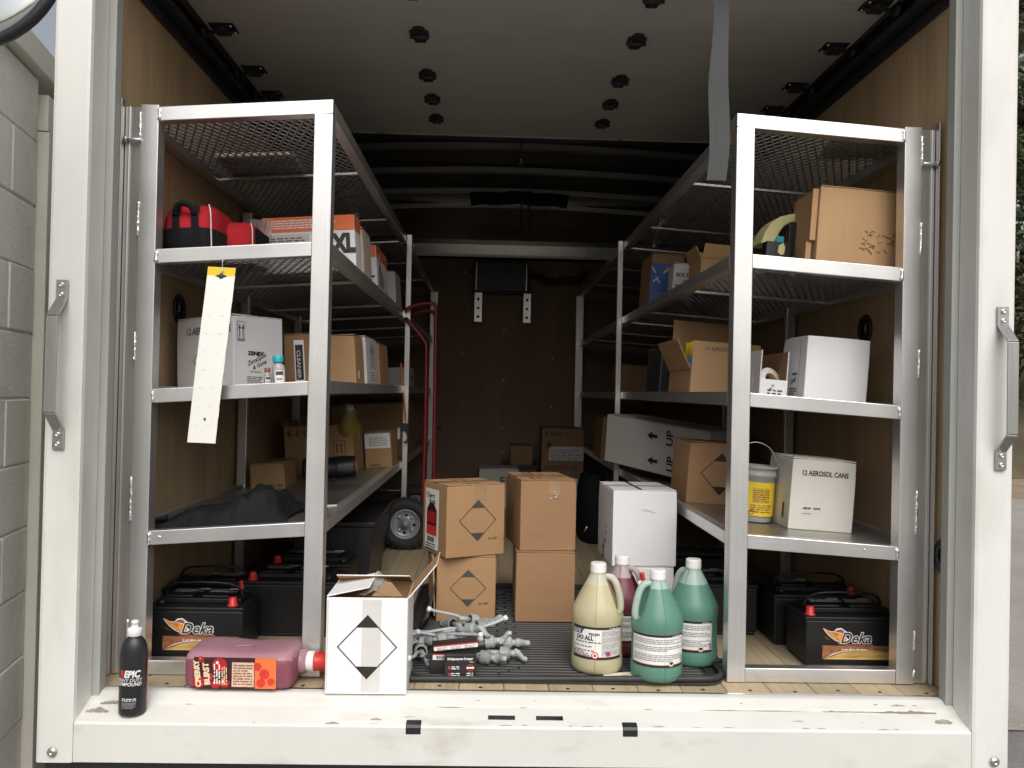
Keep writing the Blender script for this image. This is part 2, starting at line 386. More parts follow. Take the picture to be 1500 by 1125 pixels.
def ring_me(r, t, n=24):
    b = MB()
    for i in range(n):
        a, c = 2 * PI * i / n, 2 * PI * (i + 1) / n
        b.quad((r * math.cos(a), r * math.sin(a), 0), (r * math.cos(c), r * math.sin(c), 0), ((r - t) * math.cos(c), (r - t) * math.sin(c), 0), ((r - t) * math.cos(a), (r - t) * math.sin(a), 0))
    return b.mesh('r')
def disc_me(r, n=20, sx=1):
    b = MB(); b.poly([(sx * r * math.cos(2 * PI * i / n), r * math.sin(2 * PI * i / n), 0) for i in range(n)]); return b.mesh('d')

def bulged(w, d, h, amp=.003, n=8, seed=0, open_top=False):
    """box of slightly uneven cardboard walls, origin at the front bottom left corner"""
    bm = bmesh.new(); bmesh.ops.create_grid(bm, x_segments=1, y_segments=1, size=.5); bm.clear()
    def grid(o, u, v):
        P = [[bm.verts.new(Vector(o) + Vector(u) * i / n + Vector(v) * j / n) for i in range(n + 1)] for j in range(n + 1)]
        for j in range(n):
            for i in range(n): bm.faces.new((P[j][i], P[j][i + 1], P[j + 1][i + 1], P[j + 1][i]))
    grid((0, 0, 0), (w, 0, 0), (0, 0, h)); grid((w, 0, 0), (0, d, 0), (0, 0, h)); grid((w, d, 0), (-w, 0, 0), (0, 0, h)); grid((0, d, 0), (0, -d, 0), (0, 0, h))
    grid((0, d, 0), (w, 0, 0), (0, -d, 0))
    if not open_top: grid((0, 0, h), (w, 0, 0), (0, d, 0))
    bmesh.ops.remove_doubles(bm, verts=bm.verts, dist=1e-5)
    c = Vector((w / 2, d / 2, h / 2))
    for v in bm.verts:
        if v.co.z < 1e-4: continue
        q = Vector(((v.co.x / w) * 2 - 1, (v.co.y / d) * 2 - 1, (v.co.z / h) * 2 - 1))
        nv = noise.noise_vector(v.co * 7 + Vector((seed * 3.7, seed * 1.3, 0)))
        v.co += nv * amp * .5
        for ax in range(3):
            if abs(abs(q[ax]) - 1) < 1e-3:
                k = 1
                for a2 in range(3):
                    if a2 != ax: k *= (1 - q[a2] ** 2)
                v.co[ax] += math.copysign(1, q[ax]) * amp * k * (.6 if ax == 2 else 1)
    rc = random.Random(int(seed * 1000) % 99991)
    for cx in (0, w):
        for cy in (0, d):
            for cz in (0, h):
                k = rc.uniform(0, 1) ** 2 * .006; dv = (c - Vector((cx, cy, cz))).normalized() * k
                if cz == 0: dv.z = 0; dv *= .5
                for v in bm.verts:
                    q = (v.co - Vector((cx, cy, cz))).length
                    if q < .055 and v.co.z > 1e-4: v.co += dv * (1 - q / .055)
    bmesh.ops.recalc_face_normals(bm, faces=bm.faces)
    me = bpy.data.meshes.new('body'); bm.to_mesh(me); bm.free(); return me
def carton(label, loc, w, d, h, yaw=0, tilt=0, m='kraft', cat='cardboard box', name='carton', tape='tape', amp=.0015, flaps=True, group=None, seed=None, pitch=0):
    """closed carton; loc = its front bottom left corner. Returns (thing, face matrices)."""
    t = thing(name, label, cat, loc, (math.radians(pitch), tilt, math.radians(yaw)), group)
    seed = seed if seed is not None else random.random() * 50
    me = bulged(w, d, h, amp, seed=seed); me.materials.append(K[m])
    o = bpy.data.objects.new('body', me); COL.objects.link(o); o.parent = t
    b = o.modifiers.new('bevel', 'BEVEL'); b.width = .003; b.segments = 2; b.limit_method = 'ANGLE'; b.angle_limit = math.radians(50)
    if flaps:
        g = .0015
        for (y0, y1) in ((.001, d / 2 - g), (d / 2 + g, d - .001)):
            MB().box(.0015, w - .0015, y0, y1, h + amp * .7, h + amp * .7 + .0035).build('flap', K[m], t, bevel=.001, seg=1)
        if tape:
            zt = h + amp * .7 + .0042
            b = MB(); n = 8
            for i in range(n):
                x0, x1 = w * i / n, w * (i + 1) / n
                b.quad((x0, d / 2 - .026, zt), (x1, d / 2 - .026, zt), (x1, d / 2 + .026, zt), (x0, d / 2 + .026, zt))
            b.build('tape', K[tape], t)
    F = {s: face_M(s, w, d, h) @ Matrix.Translation((0, 0, .0018)) for s in ('front', 'left', 'right', 'top')}
    return t, F

# ================================================================== GROUND AND SURROUNDINGS
GZ = -0.95
def sheet(name, m, pts, z, kind='structure'):
    b = MB(); b.poly([(x, y, z) for x, y in pts]); o = b.build(name, m, fix=False); return tag(o, kind=kind)
sheet('ground', K['bank'], [(-150, -150), (150, -150), (150, 150), (-150, 150)], GZ - .02)
sheet('asphalt_yard', K['asphalt'], [(-30, -60), (40, -60), (40, 2.6), (9, 2.35), (-30, 2.2)], GZ - .008)
sheet('pale_road', K['road'], [(-30, 2.2), (9, 2.35), (40, 2.6), (60, 13.6), (2, 13.0), (-30, 13)], GZ - .004)
sheet('bare_soil', K['soil'], [(2, 13.0), (60, 13.6), (70, 22), (2, 20)], GZ)
b = MB(); rnd = random.Random(5); n = 40
P1 = [(-2 + i * 1.8, 2.36 + .07 * math.sin(i * 1.7) + rnd.uniform(-.03, .03)) for i in range(n)]
for i in range(n - 1):
    (xa, ya), (xb, yb) = P1[i], P1[i + 1]
    b.quad((xa, ya - .05, GZ + .001), (xb, yb - .05, GZ + .001), (xb, yb + .05, GZ + .001), (xa, ya + .05, GZ + .001))
tag(b.build('road_edge_crack', K['chip'], fix=False), kind='structure')
# wooded bank behind the road
b = MB(); nx, ny = 30, 8
vs = []
for j in range(ny + 1):
    for i in range(nx + 1):
        t = j / ny; x = 2 + i * 2.6; vs.append((x, 17.5 + t * 12 + noise.noise(Vector((i * .4, j, 0))) * .8, GZ + .01 + 7.5 * t ** .8 + (noise.noise(Vector((i * .3, j * .5, 4))) * .6 if j else 0)))
fs = [(j * (nx + 1) + i, j * (nx + 1) + i + 1, (j + 1) * (nx + 1) + i + 1, (j + 1) * (nx + 1) + i) for j in range(ny) for i in range(nx)]
b.add(vs, fs, 0, True); tag(b.build('hillside', K['bank'], fix=False), kind='structure')

def crown_mesh(seed, r, h, n):
    rnd = random.Random(seed); b = MB()
    cl = [(Vector((rnd.gauss(0, .42) * r, rnd.gauss(0, .42) * r, rnd.uniform(-.5, .5) * h)), rnd.uniform(.22, .45) * r) for _ in range(26)]
    for c, cr in cl:
        for _ in range(n // 26):
            d = Vector((rnd.gauss(0, 1), rnd.gauss(0, 1), rnd.gauss(0, 1))).normalized() * cr * rnd.uniform(.5, 1.05)
            p = c + d; s = rnd.uniform(.07, .14) * 1.2
            u = Vector((rnd.gauss(0, 1), rnd.gauss(0, 1), rnd.gauss(0, 1))).normalized(); w = u.orthogonal().normalized()
            b.add([p - u * s, p + w * s * .5, p + u * s, p - w * s * .5], [(0, 1, 2, 3)], rnd.choice((0, 0, 1)))
    return b.mesh('crown')
tree_spots = [(10.6, 17.2, 6.2, 'tall dark tree at the edge of the bare soil beside the road'), (12.7, 18.6, 7.5, 'tallest dark tree on the wooded bank behind the road'),
              (8.2, 19.4, 6.4, 'dark tree hidden mostly behind the right truck post'), (15.4, 18.2, 6.8, 'brownish tree farther right along the wooded bank'),
              (18.5, 19.5, 7.2, 'last broad tree along the wooded bank'), (13.4, 22.5, 7.0, 'tree higher up the wooded bank with open gaps of sky')]
for i, (x, y, h, lab) in enumerate(tree_spots):
    h *= 1.65
    t = thing('tree', lab, 'tree', (x, y, GZ + (0 if y < 18 else (y - 17.5) * .75)), (0, 0, i * 1.3), 'trees on the bank behind the road')
    rnd = random.Random(i); b = MB()
    b.tube(smooth_path([(0, 0, -.3), (.1, .05, h * .3), (-.05, .1, h * .62), (.05, 0, h * .9)], 4), [.17 * (1 - .8 * k / 12) for k in range(13)], 8)
    for k in range(5):
        a = rnd.uniform(0, 2 * PI); z0 = h * rnd.uniform(.25, .6); l = rnd.uniform(.9, 1.6)
        b.tube([(0, 0, z0), (math.cos(a) * l * .6, math.sin(a) * l * .6, z0 + .5), (math.cos(a) * l, math.sin(a) * l, z0 + 1.1)], [.07, .05, .02], 6)
    b.build('trunk', K['bark'], t)
    me = crown_mesh(i * 7 + 3, 2.7, h * .95, 9000)
    me.materials.append(K['leaf'][i % 3]); me.materials.append(K['leaf'][(i + 1) % 3])
    o = bpy.data.objects.new('crown', me); COL.objects.link(o); o.parent = t; o.location = (0, 0, h * .58)

# painted block wall of the building on the left, running a little askew to the truck
wall = thing('block_building', 'off white painted concrete block building close to the left side of the truck', 'building', (-1.353, .1, GZ), (0, 0, math.radians(90 + 10.8)))
# local: +x runs away from the camera along the wall, -y faces the truck
L0, L1, WH = -.55, .30, 2.715
MB().box(L0, L1 - .012, .005, .2, 0, WH - .03).build('mortar_bed', K['mortar'], wall)
rows = 14; hh = .1955
for r in range(rows):
    off = 0 if r % 2 else .2
    x = L1
    first = True
    while x > L0 + .05:
        l = (.2 if (r % 2 == 0) else .4) if first else .4
        xa = max(L0, x - l); first = False
        dz = random.uniform(-.0015, .0015)
        MB().box(xa + .003, x - .003, random.uniform(-.0015, .0015), .19, r * hh - .0225 + dz, (r + 1) * hh - .0285 + dz).build('block', K['block'], wall, bevel=.004, seg=2)
        x = xa
MB().box(L0, 2.2, -.03, .25, WH + .002, WH + .085).build('roof_edge', K['trim'], wall, bevel=.004)
MB().box(L1 + .003, L1 + .040, -.03, .19, 0, WH - .16).build('jamb', K['trim'], wall, bevel=.003)
MB().box(L1 + .003, 2.2, -.026, .19, WH - .157, WH - .045).build('lintel', K['trim'], wall, bevel=.003)
dr = MB().box(L1 + .043, 2.2, .05, .10, 0, WH - .62).build('door_panel', K['trim'], wall, bevel=.003)
MB().box(L1 + .043, 2.2, .07, .08, WH - .617, WH - .16).build('window', K['winglass'], wall)
MB().box(L1 + .043, 2.2, .045, .072, WH - .40, WH - .385).build('window_bar', K['trim'], wall)

# ================================================================== BOX TRUCK
truck = thing('box_truck', 'white box truck seen through its open rear door with shelving racks along both plywood walls', 'truck')
FL, FR, OL, OR = -1.063, 1.297, -1.161, 1.400
XL, XR = -1.085, 1.318            # plywood faces
WT = 2.30
# rear frame: posts with a rounded outer skin and an inner reveal
def post(xo, xi, s):
    b = MB()
    # plan profile from the outer face round to the inner reveal (x, y); s=+1 when the opening lies toward +x
    prof = [(xo, .16), (xo, .012), (xo + s * .004, .003), (xo + s * .012, 0), (xi - s * .010, 0), (xi - s * .002, .003), (xi + s * .001, .012), (xi + s * .004, .085), (xi - s * .03, .086), (xi - s * .03, .16)]
    b.prism([(x, y, -.150) for x, y in prof], (0, 0, 2.62))
    return b.build('rear_post', K['white_paint'], truck)
pl_ = post(OL, FL, 1); pr_ = post(OR, FR, -1)
MB().box(FL + .001, FR - .001, .004, .12, 2.16, 2.47).build('header', K['white_paint'], truck, bevel=.006)
# grey door seal strips inside the reveal
MB().box(XL + .0, XL + .046, .088, .125, -.044, 2.2).build('door_seal', K['grey_strip'], truck, bevel=.002)
MB().box(XR - .044, XR + .0, .088, .125, -.044, 2.2).build('door_seal', K['grey_strip'], truck, bevel=.002)
# sill: face, sloped top, riser and lip, with two slots and two bumpers cut in as recesses
b = MB(); xa, xb = FL + .001, FR - .001
prof = [(0, -.148), (0, -.050), (.004, -.045), (.062, -.023), (.068, -.020), (.074, -.016), (.104, .0), (.112, .0015), (.128, .0015), (.128, -.06), (.11, -.148)]
cuts = [xa, .4745 - .445, .4745 - .37, .02, xb]
def sill_run(x0, x1, skip=None):
    o = MB()
    n = len(prof)
    nseg = 1
    vs = [(x0, y, z) for y, z in prof] + [(x1, y, z) for y, z in prof]
    fs = [(i, (i + 1) % n, n + (i + 1) % n, n + i) for i in range(n)]
    if skip is not None: fs = [f for f in fs if f[0] != skip]
    return vs, fs
b = MB()
slots = [(.002, .090), (.130, .218)]
xs_ = [xa, slots[0][0], slots[0][1], slots[1][0], slots[1][1], xb]
for i in range(5):
    vs, fs = sill_run(xs_[i], xs_[i + 1], 2 if i in (1, 3) else None)
    b.add(vs, fs)
    if i in (1, 3):      # frame of the slot: sheet left round a narrow hole, dark well below
        x0, x1 = xs_[i], xs_[i + 1]
        zz = lambda y: -.045 + (y - .004) / .058 * .022
        ya, yb = .026, .041
        b.quad((x0, .004, zz(.004)), (x1, .004, zz(.004)), (x1, ya, zz(ya)), (x0, ya, zz(ya)))
        b.quad((x0, yb, zz(yb)), (x1, yb, zz(yb)), (x1, .062, zz(.062)), (x0, .062, zz(.062)))
        e = .008
        b.quad((x0, ya, zz(ya)), (x0 + e, ya, zz(ya)), (x0 + e, yb, zz(yb)), (x0, yb, zz(yb)))
        b.quad((x1 - e, ya, zz(ya)), (x1, ya, zz(ya)), (x1, yb, zz(yb)), (x1 - e, yb, zz(yb)))
sill = b.build('sill', K['sill_paint'], truck)
for i, (x0, x1) in enumerate(slots):
    MB().box(x0, x1, .02, .048, -.075, -.046).build('slot_well', K['chip'], sill)
for x in (-.185, .385):
    MB().prism([(x - .020, y, z) for y, z in ((-.0016, -.067), (-.0016, -.0495), (.0035, -.0432), (.021, -.0365), (.021, -.067))], (.040, 0, 0)).build('rubber_plug', K['blacks'], sill, bevel=.002)
# worn patches where the door lands
rnd = random.Random(11)
def chip(x0, x1, y, z, wy, n=14):
    b = MB(); top = [(x0 + (x1 - x0) * i / n, y + wy * (.35 + .65 * math.sin(PI * i / n)) * rnd.uniform(.6, 1.15)) for i in range(n + 1)]
    bot = [(x, y - rnd.uniform(0, .18) * wy) for x, _ in top]
    fz = (lambda yy: -.045 + (yy - .004) / .058 * .022) if y < .062 else (lambda yy: -.020 + max(0, min(yy, .104) - .068) / .036 * .020 + (.0015 if yy > .104 else 0))
    for i in range(n): b.quad(*[(p[0], p[1], fz(p[1]) + .0008) for p in (bot[i], bot[i + 1], top[i + 1], top[i])])
    return b.build('worn_patch', K['chip'], sill, fix=False)
chip(-1.025, -.94, .063, 0, .014); chip(-1.05, -.99, .036, 0, .016); chip(1.08, 1.235, .062, 0, .011); chip(1.215, 1.262, .030, 0, .018)
chip(.92, 1.09, .064, 0, .004); chip(1.12, 1.16, .085, 0, .005); chip(-.415, -.38, .0045, 0, .008); chip(.62, .70, .064, 0, .003); chip(.70, .86, .064, 0, .003); chip(-.12, -.06, .064, 0, .003)
chip(-.30, -.27, .02, 0, .006)
for _ in range(34):
    x = rnd.uniform(-1.0, 1.2); y = rnd.choice((.0045, .0045, .064, .064, .086, .03)) + rnd.uniform(0, .003); chip(x, x + rnd.uniform(.006, .035), y, 0, rnd.uniform(.0012, .0035), 6)
# corner bolts
for x in (OL + .047, OR - .042):
    M = Matrix.Translation((x, -.001, -.122)) @ Matrix.Rotation(PI / 2, 4, 'X')
    b = MB(); b.lathe([(.0135, 0), (.0135, .002), (.012, .005), (.007, .0075), (.0035, .008), (.0035, .006), (.0001, .006)], 18, M); b.build('bolt', K['screw'], truck)
# grab handles: bent flat bar with two bolts at each end
def grab(x, z0, z1, lean, flip):
    h = thing('grab_handle', None, None); h.parent = truck; h.location = (x, 0, 0)
    w = .029; t = .006; pts = [(-.003, z1), (-.003, z1 - .052), (-.048, z1 - .098), (-.050, z0 + .098), (-.003, z0 + .052), (-.003, z0)]
    b = MB()
    for i in range(len(pts) - 1):
        (ya, za), (yb, zb) = pts[i], pts[i + 1]
        d = Vector((0, yb - ya, zb - za)).normalized(); nrm = Vector((0, d.z, -d.y)) * t
        if nrm.y > 0: nrm = -nrm
        la = lean * (1 if i in (2,) else (1 if i == 1 else 0)); 
        xa_ = [-w / 2, w / 2]
        A, B = Vector((0, ya, za)), Vector((0, yb, zb))
        sh = [0, 0, lean, lean, 0, 0]
        v = []
        for P_, s_ in ((A, sh[i]), (B, sh[i + 1])):
            for xx_ in xa_:
                v.append(P_ + Vector((xx_ + s_, 0, 0)))
        for P_, s_ in ((A, sh[i]), (B, sh[i + 1])):
            for xx_ in xa_:
                v.append(P_ + Vector((xx_ + s_, 0, 0)) + nrm)
        b.add(v, [(0, 1, 3, 2), (4, 6, 7, 5), (0, 4, 5, 1), (2, 3, 7, 6), (0, 2, 6, 4), (1, 5, 7, 3)])
    b.build('bar', K['handle'], h, bevel=.0012)
    for z in (z1 - .014, z1 - .039, z0 + .039, z0 + .014):
        M = Matrix.Translation((0, -.009, z)) @ Matrix.Rotation(PI / 2, 4, 'X')
        q = MB(); q.lathe([(.0075, 0), (.0072, .002), (.0055, .0042), (.0028, .0050), (.0026, .0035), (.0001, .0035)], 14, M); q.build('bolt', K['screw'], h)
    return h
grab(-1.118, .660, 1.100, 0, 0); grab(1.360, .653, 1.090, 0, 0)
# convex mirror at the upper left corner of the truck body
mr = thing('convex_mirror', None, None, (-.948, -.65, 1.598), (math.radians(84), 0, math.radians(-8))); mr.parent = truck; mr.scale = (.715,) * 3
b = MB(); b.lathe([(.222, -.012), (.236, -.008), (.240, .004), (.234, .014), (.222, .016), (.214, .012)], 48, cap=False); b.build('rim', K['blacks'], mr)
b = MB(); b.lathe([(.220, .004)] + [(.220 * math.cos(a), .004 + .035 * math.sin(a)) for a in [PI / 2 * k / 10 for k in range(1, 10)]] + [(.0005, .039)], 48, cap=False); b.build('glass', K['mirror'], mr)
b = MB(); b.lathe([(.0005, -.05), (.12, -.045), (.222, -.010)], 32, cap=False); b.build('shell', K['blacks'], mr)
MB().tube([(0, 0, -.04), (0, .10, -.12), (-.05, .50, -.35), (-.22, .56, -.92)], .015, 8).build('arm', K['blacks'], mr)
# plywood linings, outer skin, roof, bulkhead
D1 = 4.72
for i in range(4):
    ya, yb = .127 + i * 1.15, min(.127 + (i + 1) * 1.15, D1 + .02) - .002
    MB().box(XL - .018, XL, ya, yb, 0, WT - .12).build('wall_panel', K['ply'], truck)
    MB().box(XR, XR + .018, ya, yb, 0, WT - .12).build('wall_panel', K['ply'], truck)
MB().box(OL + .01, OL + .025, .165, D1 + .1, -.1, WT + .08).build('side_skin', K['white_paint'], truck)
MB().box(OR - .025, OR - .01, .165, D1 + .1, -.1, WT + .08).build('side_skin', K['white_paint'], truck)
MB().box(OL + .012, OR - .012, .121, D1 + .1, WT + .02, WT + .05).build('roof', K['roof'], truck)
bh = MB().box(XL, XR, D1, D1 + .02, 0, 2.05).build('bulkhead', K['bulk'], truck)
MB().box(.104, .106, D1 - .002, D1 - .0005, .05, 1.40).build('panel_joint', K['black'], bh)
def stud(x, z, s=.006):
    M = Matrix.Translation((x, D1 - .001, z)) @ Matrix.Rotation(PI / 2, 4, 'X')
    MB().lathe([(s, 0), (s * .9, .003), (.0005, .005)], 8, M).build('stud', K['stud'], bh)
for x, z in ((-.243, 1.83), (.515, 1.80), (-.243, 1.59), (.515, 1.575), (.090, 1.35), (.112, 1.35), (-.25, 1.15), (.505, 1.13), (.083, 1.14), (.108, 1.133), (.100, .93), (-.245, .74), (.082, .735), (.108, .725), (.505, .715), (.082, .53), (.105, .53), (.082, .34), (.106, .34)): stud(x, z, .0085)
fl = MB().box(OL + .03, OR - .03, .13, D1 + .02, -.06, -.032).build('floor', K['black'], truck)
MB().box(XL, XR, .1285, .139, -.03, .0018).build('edge_strip', K['steel'], fl)
np_ = 19; pw = (XR - XL) / np_
for i in range(np_):
    xa_ = XL + i * pw
    o = MB().box(xa_ + .0008, xa_ + pw - .0008, .140, D1, -.03, random.uniform(-.0012, .0)).build('plank', K['wood'][i % 3], fl, bevel=.0012, seg=1)
    if i != 9:
        M = Matrix.Translation((xa_ + pw * random.uniform(.4, .6), .165 + random.uniform(-.008, .008), .0004))
        MB().lathe([(.006, 0), (.005, .0008), (.0003, .0006)], 8, M).build('nail', K['nail'], fl)
# rear bumper below the sill
MB().box(-1.15, 1.39, .03, .09, -.32, -.152).build('bumper', K['black'], truck, bevel=.006)
MB().box(-.45, .70, .1, 4.7, -.34, -.10).build('chassis', K['black'], truck, bevel=.01)
# roll-up door parked under the roof, its tracks, hinges and rollers
dz = 2.102
door = thing('roll_up_door', None, None); door.parent = truck
ys = [.135, .435, .760, 1.140, 1.412, 1.668, 1.905]
for i in range(len(ys) - 1):
    b = MB(); nx = 16
    zc = lambda x: dz + .006 * math.cos((x - .117) / 1.15 * PI / 2)
    x0, x1 = XL + .055, XR - .055
    for j in range(nx):
        a, c = x0 + (x1 - x0) * j / nx, x0 + (x1 - x0) * (j + 1) / nx
        b.box(a, c, ys[i] + .0012, ys[i + 1] - .0012, dz, dz + .02)
    b.build('panel', K['door'], door, fix=True)
MB().box(XL + .055, XR - .055, 1.9065, 1.914, dz - .006, dz + .024).build('bottom_rail', K['alu_rail'], door)
def hinge_mesh():
    b = MB()
    pts = [(-.030, -.024), (-.022, -.030), (-.018, -.045), (-.010, -.056), (.010, -.056), (.018, -.045), (.022, -.030), (.030, -.024), (.030, .024), (.022, .030), (.018, .045), (.010, .056), (-.010, .056), (-.018, .045), (-.022, .030), (-.030, .024)]
    b.prism([(x, y, -.004) for x, y in pts], (0, 0, .004))
    b.tube([(-.030, 0, -.006), (.030, 0, -.006)], .0065, 8)
    for x, y in ((-.012, .040), (.012, .040), (0, -.040), (-.018, -.016), (.018, .016)):
        b.lathe([(.0055, -.0075), (.0055, -.004)], 8, Matrix.Translation((x, y, 0)))
    me = b.mesh('hinge'); me.materials.append(K['black']); return me
hm = hinge_mesh(); hm.transform(Matrix.Diagonal((1.12, 1.12, 1.6, 1)))
for x in (-.283, .492):
    for y in ys[1:-1]:
        o = bpy.data.objects.new('hinge', hm); COL.objects.link(o); o.parent = door; o.location = (x, y, dz - .001)
def roller_mesh(s):
    b = MB()
    b.box(-.05, .035, -.038, .038, -.004, 0); b.box(-.03, .02, -.022, .022, -.022, -.004)
    b.tube([(-.045, 0, -.016), (.085, 0, -.016)], .006, 8)
    b.lathe([(.020, -.010), (.023, -.006), (.023, .006), (.020, .010)], 14, Matrix.Translation((.062, 0, -.016)) @ Matrix.Rotation(PI / 2, 4, 'Y'))
    b.tube([(-.01, -.03, -.012), (-.01, .03, -.012)], .007, 8)
    for x, y in ((-.038, .028), (-.038, -.028)): b.lathe([(.007, -.010), (.007, -.004)], 8, Matrix.Translation((x, y, 0)), mi=1)
    if s < 0: b.v = [(-x, y, z) for x, y, z in b.v]
    me = b.mesh('roller'); me.materials.append(K['black']); me.materials.append(K['screw']); return me
for s, x in ((-1, XL + .105), (1, XR - .105)):
    rm = roller_mesh(s)
    for y in ys[1:-1]:
        o = bpy.data.objects.new('roller', rm); COL.objects.link(o); o.parent = door; o.location = (x, y, dz - .001)
    e = XL if s < 0 else XR
    b = MB(); b.box(min(e, e - s * .004) + (.0015 if s < 0 else -.0015), max(e, e - s * .004) + (.0015 if s < 0 else -.0015), .13, 1.95, dz - .075, dz + .03)
    b.box(min(e - s * .006, e - s * .048), max(e - s * .006, e - s * .048), .13, 1.95, dz - .070, dz - .066)
    b.box(min(e - s * .044, e - s * .048), max(e - s * .044, e - s * .048), .13, 1.95, dz - .066, dz - .050)
    b.build('track', K['black'], truck)
# wall stop beneath the tracks, darker ledge on top of the plywood
for s, e in ((-1, XL), (1, XR)):
    MB().box(min(e, e - s * .012), max(e, e - s * .012), .13, D1, dz - .110, dz - .078).build('top_moulding', K['black'], truck)
# roof bows
for y, z in ((2.20, 2.245), (2.72, 2.235), (3.20, 2.22), (3.72, 2.21), (4.15, 2.20)):
    b = MB(); n = 20
    for i in range(n):
        t0, t1 = i / n, (i + 1) / n
        f = lambda t: z + .045 * math.sin(PI * t)
        xa_, xb_ = XL + (XR - XL) * t0, XL + (XR - XL) * t1
        b.add([(xa_, y, f(t0)), (xb_, y, f(t1)), (xb_, y, f(t1) + .035), (xa_, y, f(t0) + .035), (xa_, y + .05, f(t0)), (xb_, y + .05, f(t1)), (xb_, y + .05, f(t1) + .035), (xa_, y + .05, f(t0) + .035)],
              [(0, 1, 2, 3), (4, 7, 6, 5), (0, 4, 5, 1), (3, 2, 6, 7)])
    b.build('roof_bow', K['bow'], truck)
# galvanised cove over the bulkhead with a turned lip
b = MB(); prof = [(3.95, 2.315), (4.25, 2.25), (4.46, 2.18), (4.56, 2.12), (4.613, 2.078), (4.632, 2.045), (4.656, 1.958), (4.64, 1.945), (4.64, 1.925)]
for i in range(len(prof) - 1):
    (ya, za), (yb, zb) = prof[i], prof[i + 1]
    b.add([(XL + .01, ya, za), (XR - .01, ya, za), (XR - .01, yb, zb), (XL + .01, yb, zb)], [(0, 1, 2, 3)], 0, i < 5)
b.build('header_cove', K['galv'], truck, fix=False)
MB().box(XL + .002, XR - .002, 4.64, D1 - .002, 1.925, 1.965).build('top_plate', K['galv'], truck)
# recessed tie-down rings on the walls
def tie_ring(x, y, z, s):
    h = thing('tie_down', None, None, (x, y, z), (0, s * PI / 2, 0)); h.parent = truck
    MB().lathe([(.052, 0), (.052, .006), (.045, .010), (.038, .006), (.034, .001), (.0005, .001)], 24).build('cup', K['blacks'], h)
    MB().tube([(.028 * math.cos(a), .028 * math.sin(a), .008) for a in [2 * PI * k / 16 for k in range(16)]], .0055, 8, closed=True).build('ring', K['black'], h)
    MB().box(-.012, .012, -.028, -.018, .004, .014).build('clip', K['steel'], h, bevel=.002)
tie_ring(XL + .0015, .70, 1.095, 1); tie_ring(XR - .0015, .71, 1.082, -1); tie_ring(XR - .0015, .178, .385, -1)
# cabinet on the bulkhead with two perforated straps and a jointed black hose arm ending in a nozzle
cb = thing('wall_cabinet', 'black flat cabinet fixed high on the far bulkhead above two drilled straps', 'cabinet', (-.165, D1 - .13, 1.660))
MB().box(0, .455, 0, .128, 0, .235).build('body', K['blacks'], cb, bevel=.006)
MB().box(-.01, .465, .02, .126, -.012, -.001).build('bottom_flange', K['black'], cb)
MB().box(.02, .026, -.004, 0, .006, .23).build('side_trim', K['steel'], cb); MB().box(.43, .436, -.004, 0, .006, .23).build('side_trim', K['steel'], cb)
for x in (.012, .412):
    b = MB(); w_, h_ = .062, .24
    zs_ = [-.255 + h_ * k for k in (0, .12, .24, .41, .53, .72, .84, 1)]
    st = MB().box(x, x + w_, .0, .006, -.255, -.015).build('strap', K['alu'], cb, bevel=.001)
    for zf in (.18, .47, .78):
        MB().lathe([(.011, 0), (.0005, 0)], 14, Matrix.Translation((x + w_ / 2, -.001, -.255 + h_ * zf)) @ Matrix.Rotation(PI / 2, 4, 'X')).build('hole', K['black'], st)
hs_ = thing('hose_arm', 'black hose arm with a metal nozzle reaching right from the wall cabinet', 'hose', (.295, D1 - .06, 1.80))
MB().tube(smooth_path([(0, 0, .02), (.07, -.02, -.01), (.16, -.04, -.05), (.30, -.05, -.035), (.42, -.05, -.03)], 5), .028, 10).build('hose', K['rubber'], hs_)
MB().tube([(.42, -.05, -.02), (.45, -.05, .03), (.475, -.05, .05)], [.032, .026, .012], 10).build('joint', K['black'], hs_)
MB().tube([(.43, -.055, -.04), (.445, -.06, -.10), (.465, -.06, -.22)], [.016, .011, .006], 8).build('nozzle', K['steel'], hs_)
# dome light and the dark bundle under the bows
dl = thing('latch_pull', 'small black teardrop pull hanging from the raised door edge', 'latch', (.125, 1.99, 2.02))
MB().lathe([(.002, -.045), (.020, -.040), (.026, -.022), (.020, -.004), (.008, .006), (.003, .015)], 16).build('knob', K['black'], dl)
MB().tube([(0, 0, .012), (0, 0, .085)], .0035, 6).build('cord', K['black'], dl)
MB().lathe([(.009, 0), (.0005, .003)], 10, Matrix.Translation((0, -.026, -.020)) @ Matrix.Rotation(PI / 2, 4, 'X')).build('screw', K['steel'], dl)
bd = thing('fabric_bundle', 'black fabric bundle tied up under the roof bows with two cords dangling', 'bundle', (-.17, 3.42, 2.10))
b = MB(); n = 18
path = [(0 + .66 * i / n, .0, .035 + .004 * math.sin(i * .9) + .016 * math.sin(PI * i / n)) for i in range(n + 1)]
b.tube(path, [.048 + .0025 * math.sin(i * 1.9) for i in range(n + 1)], 14, flat=.9)
b.build('roll', K['blkfab'], bd)
for x in (.34, .39): MB().tube(smooth_path([(x, 0, .10), (x + .01, -.06, .03), (x + .005, -.02, -.06), (x + .02, -.01, -.16)], 4), .006, 6).build('cord', K['black'], bd)
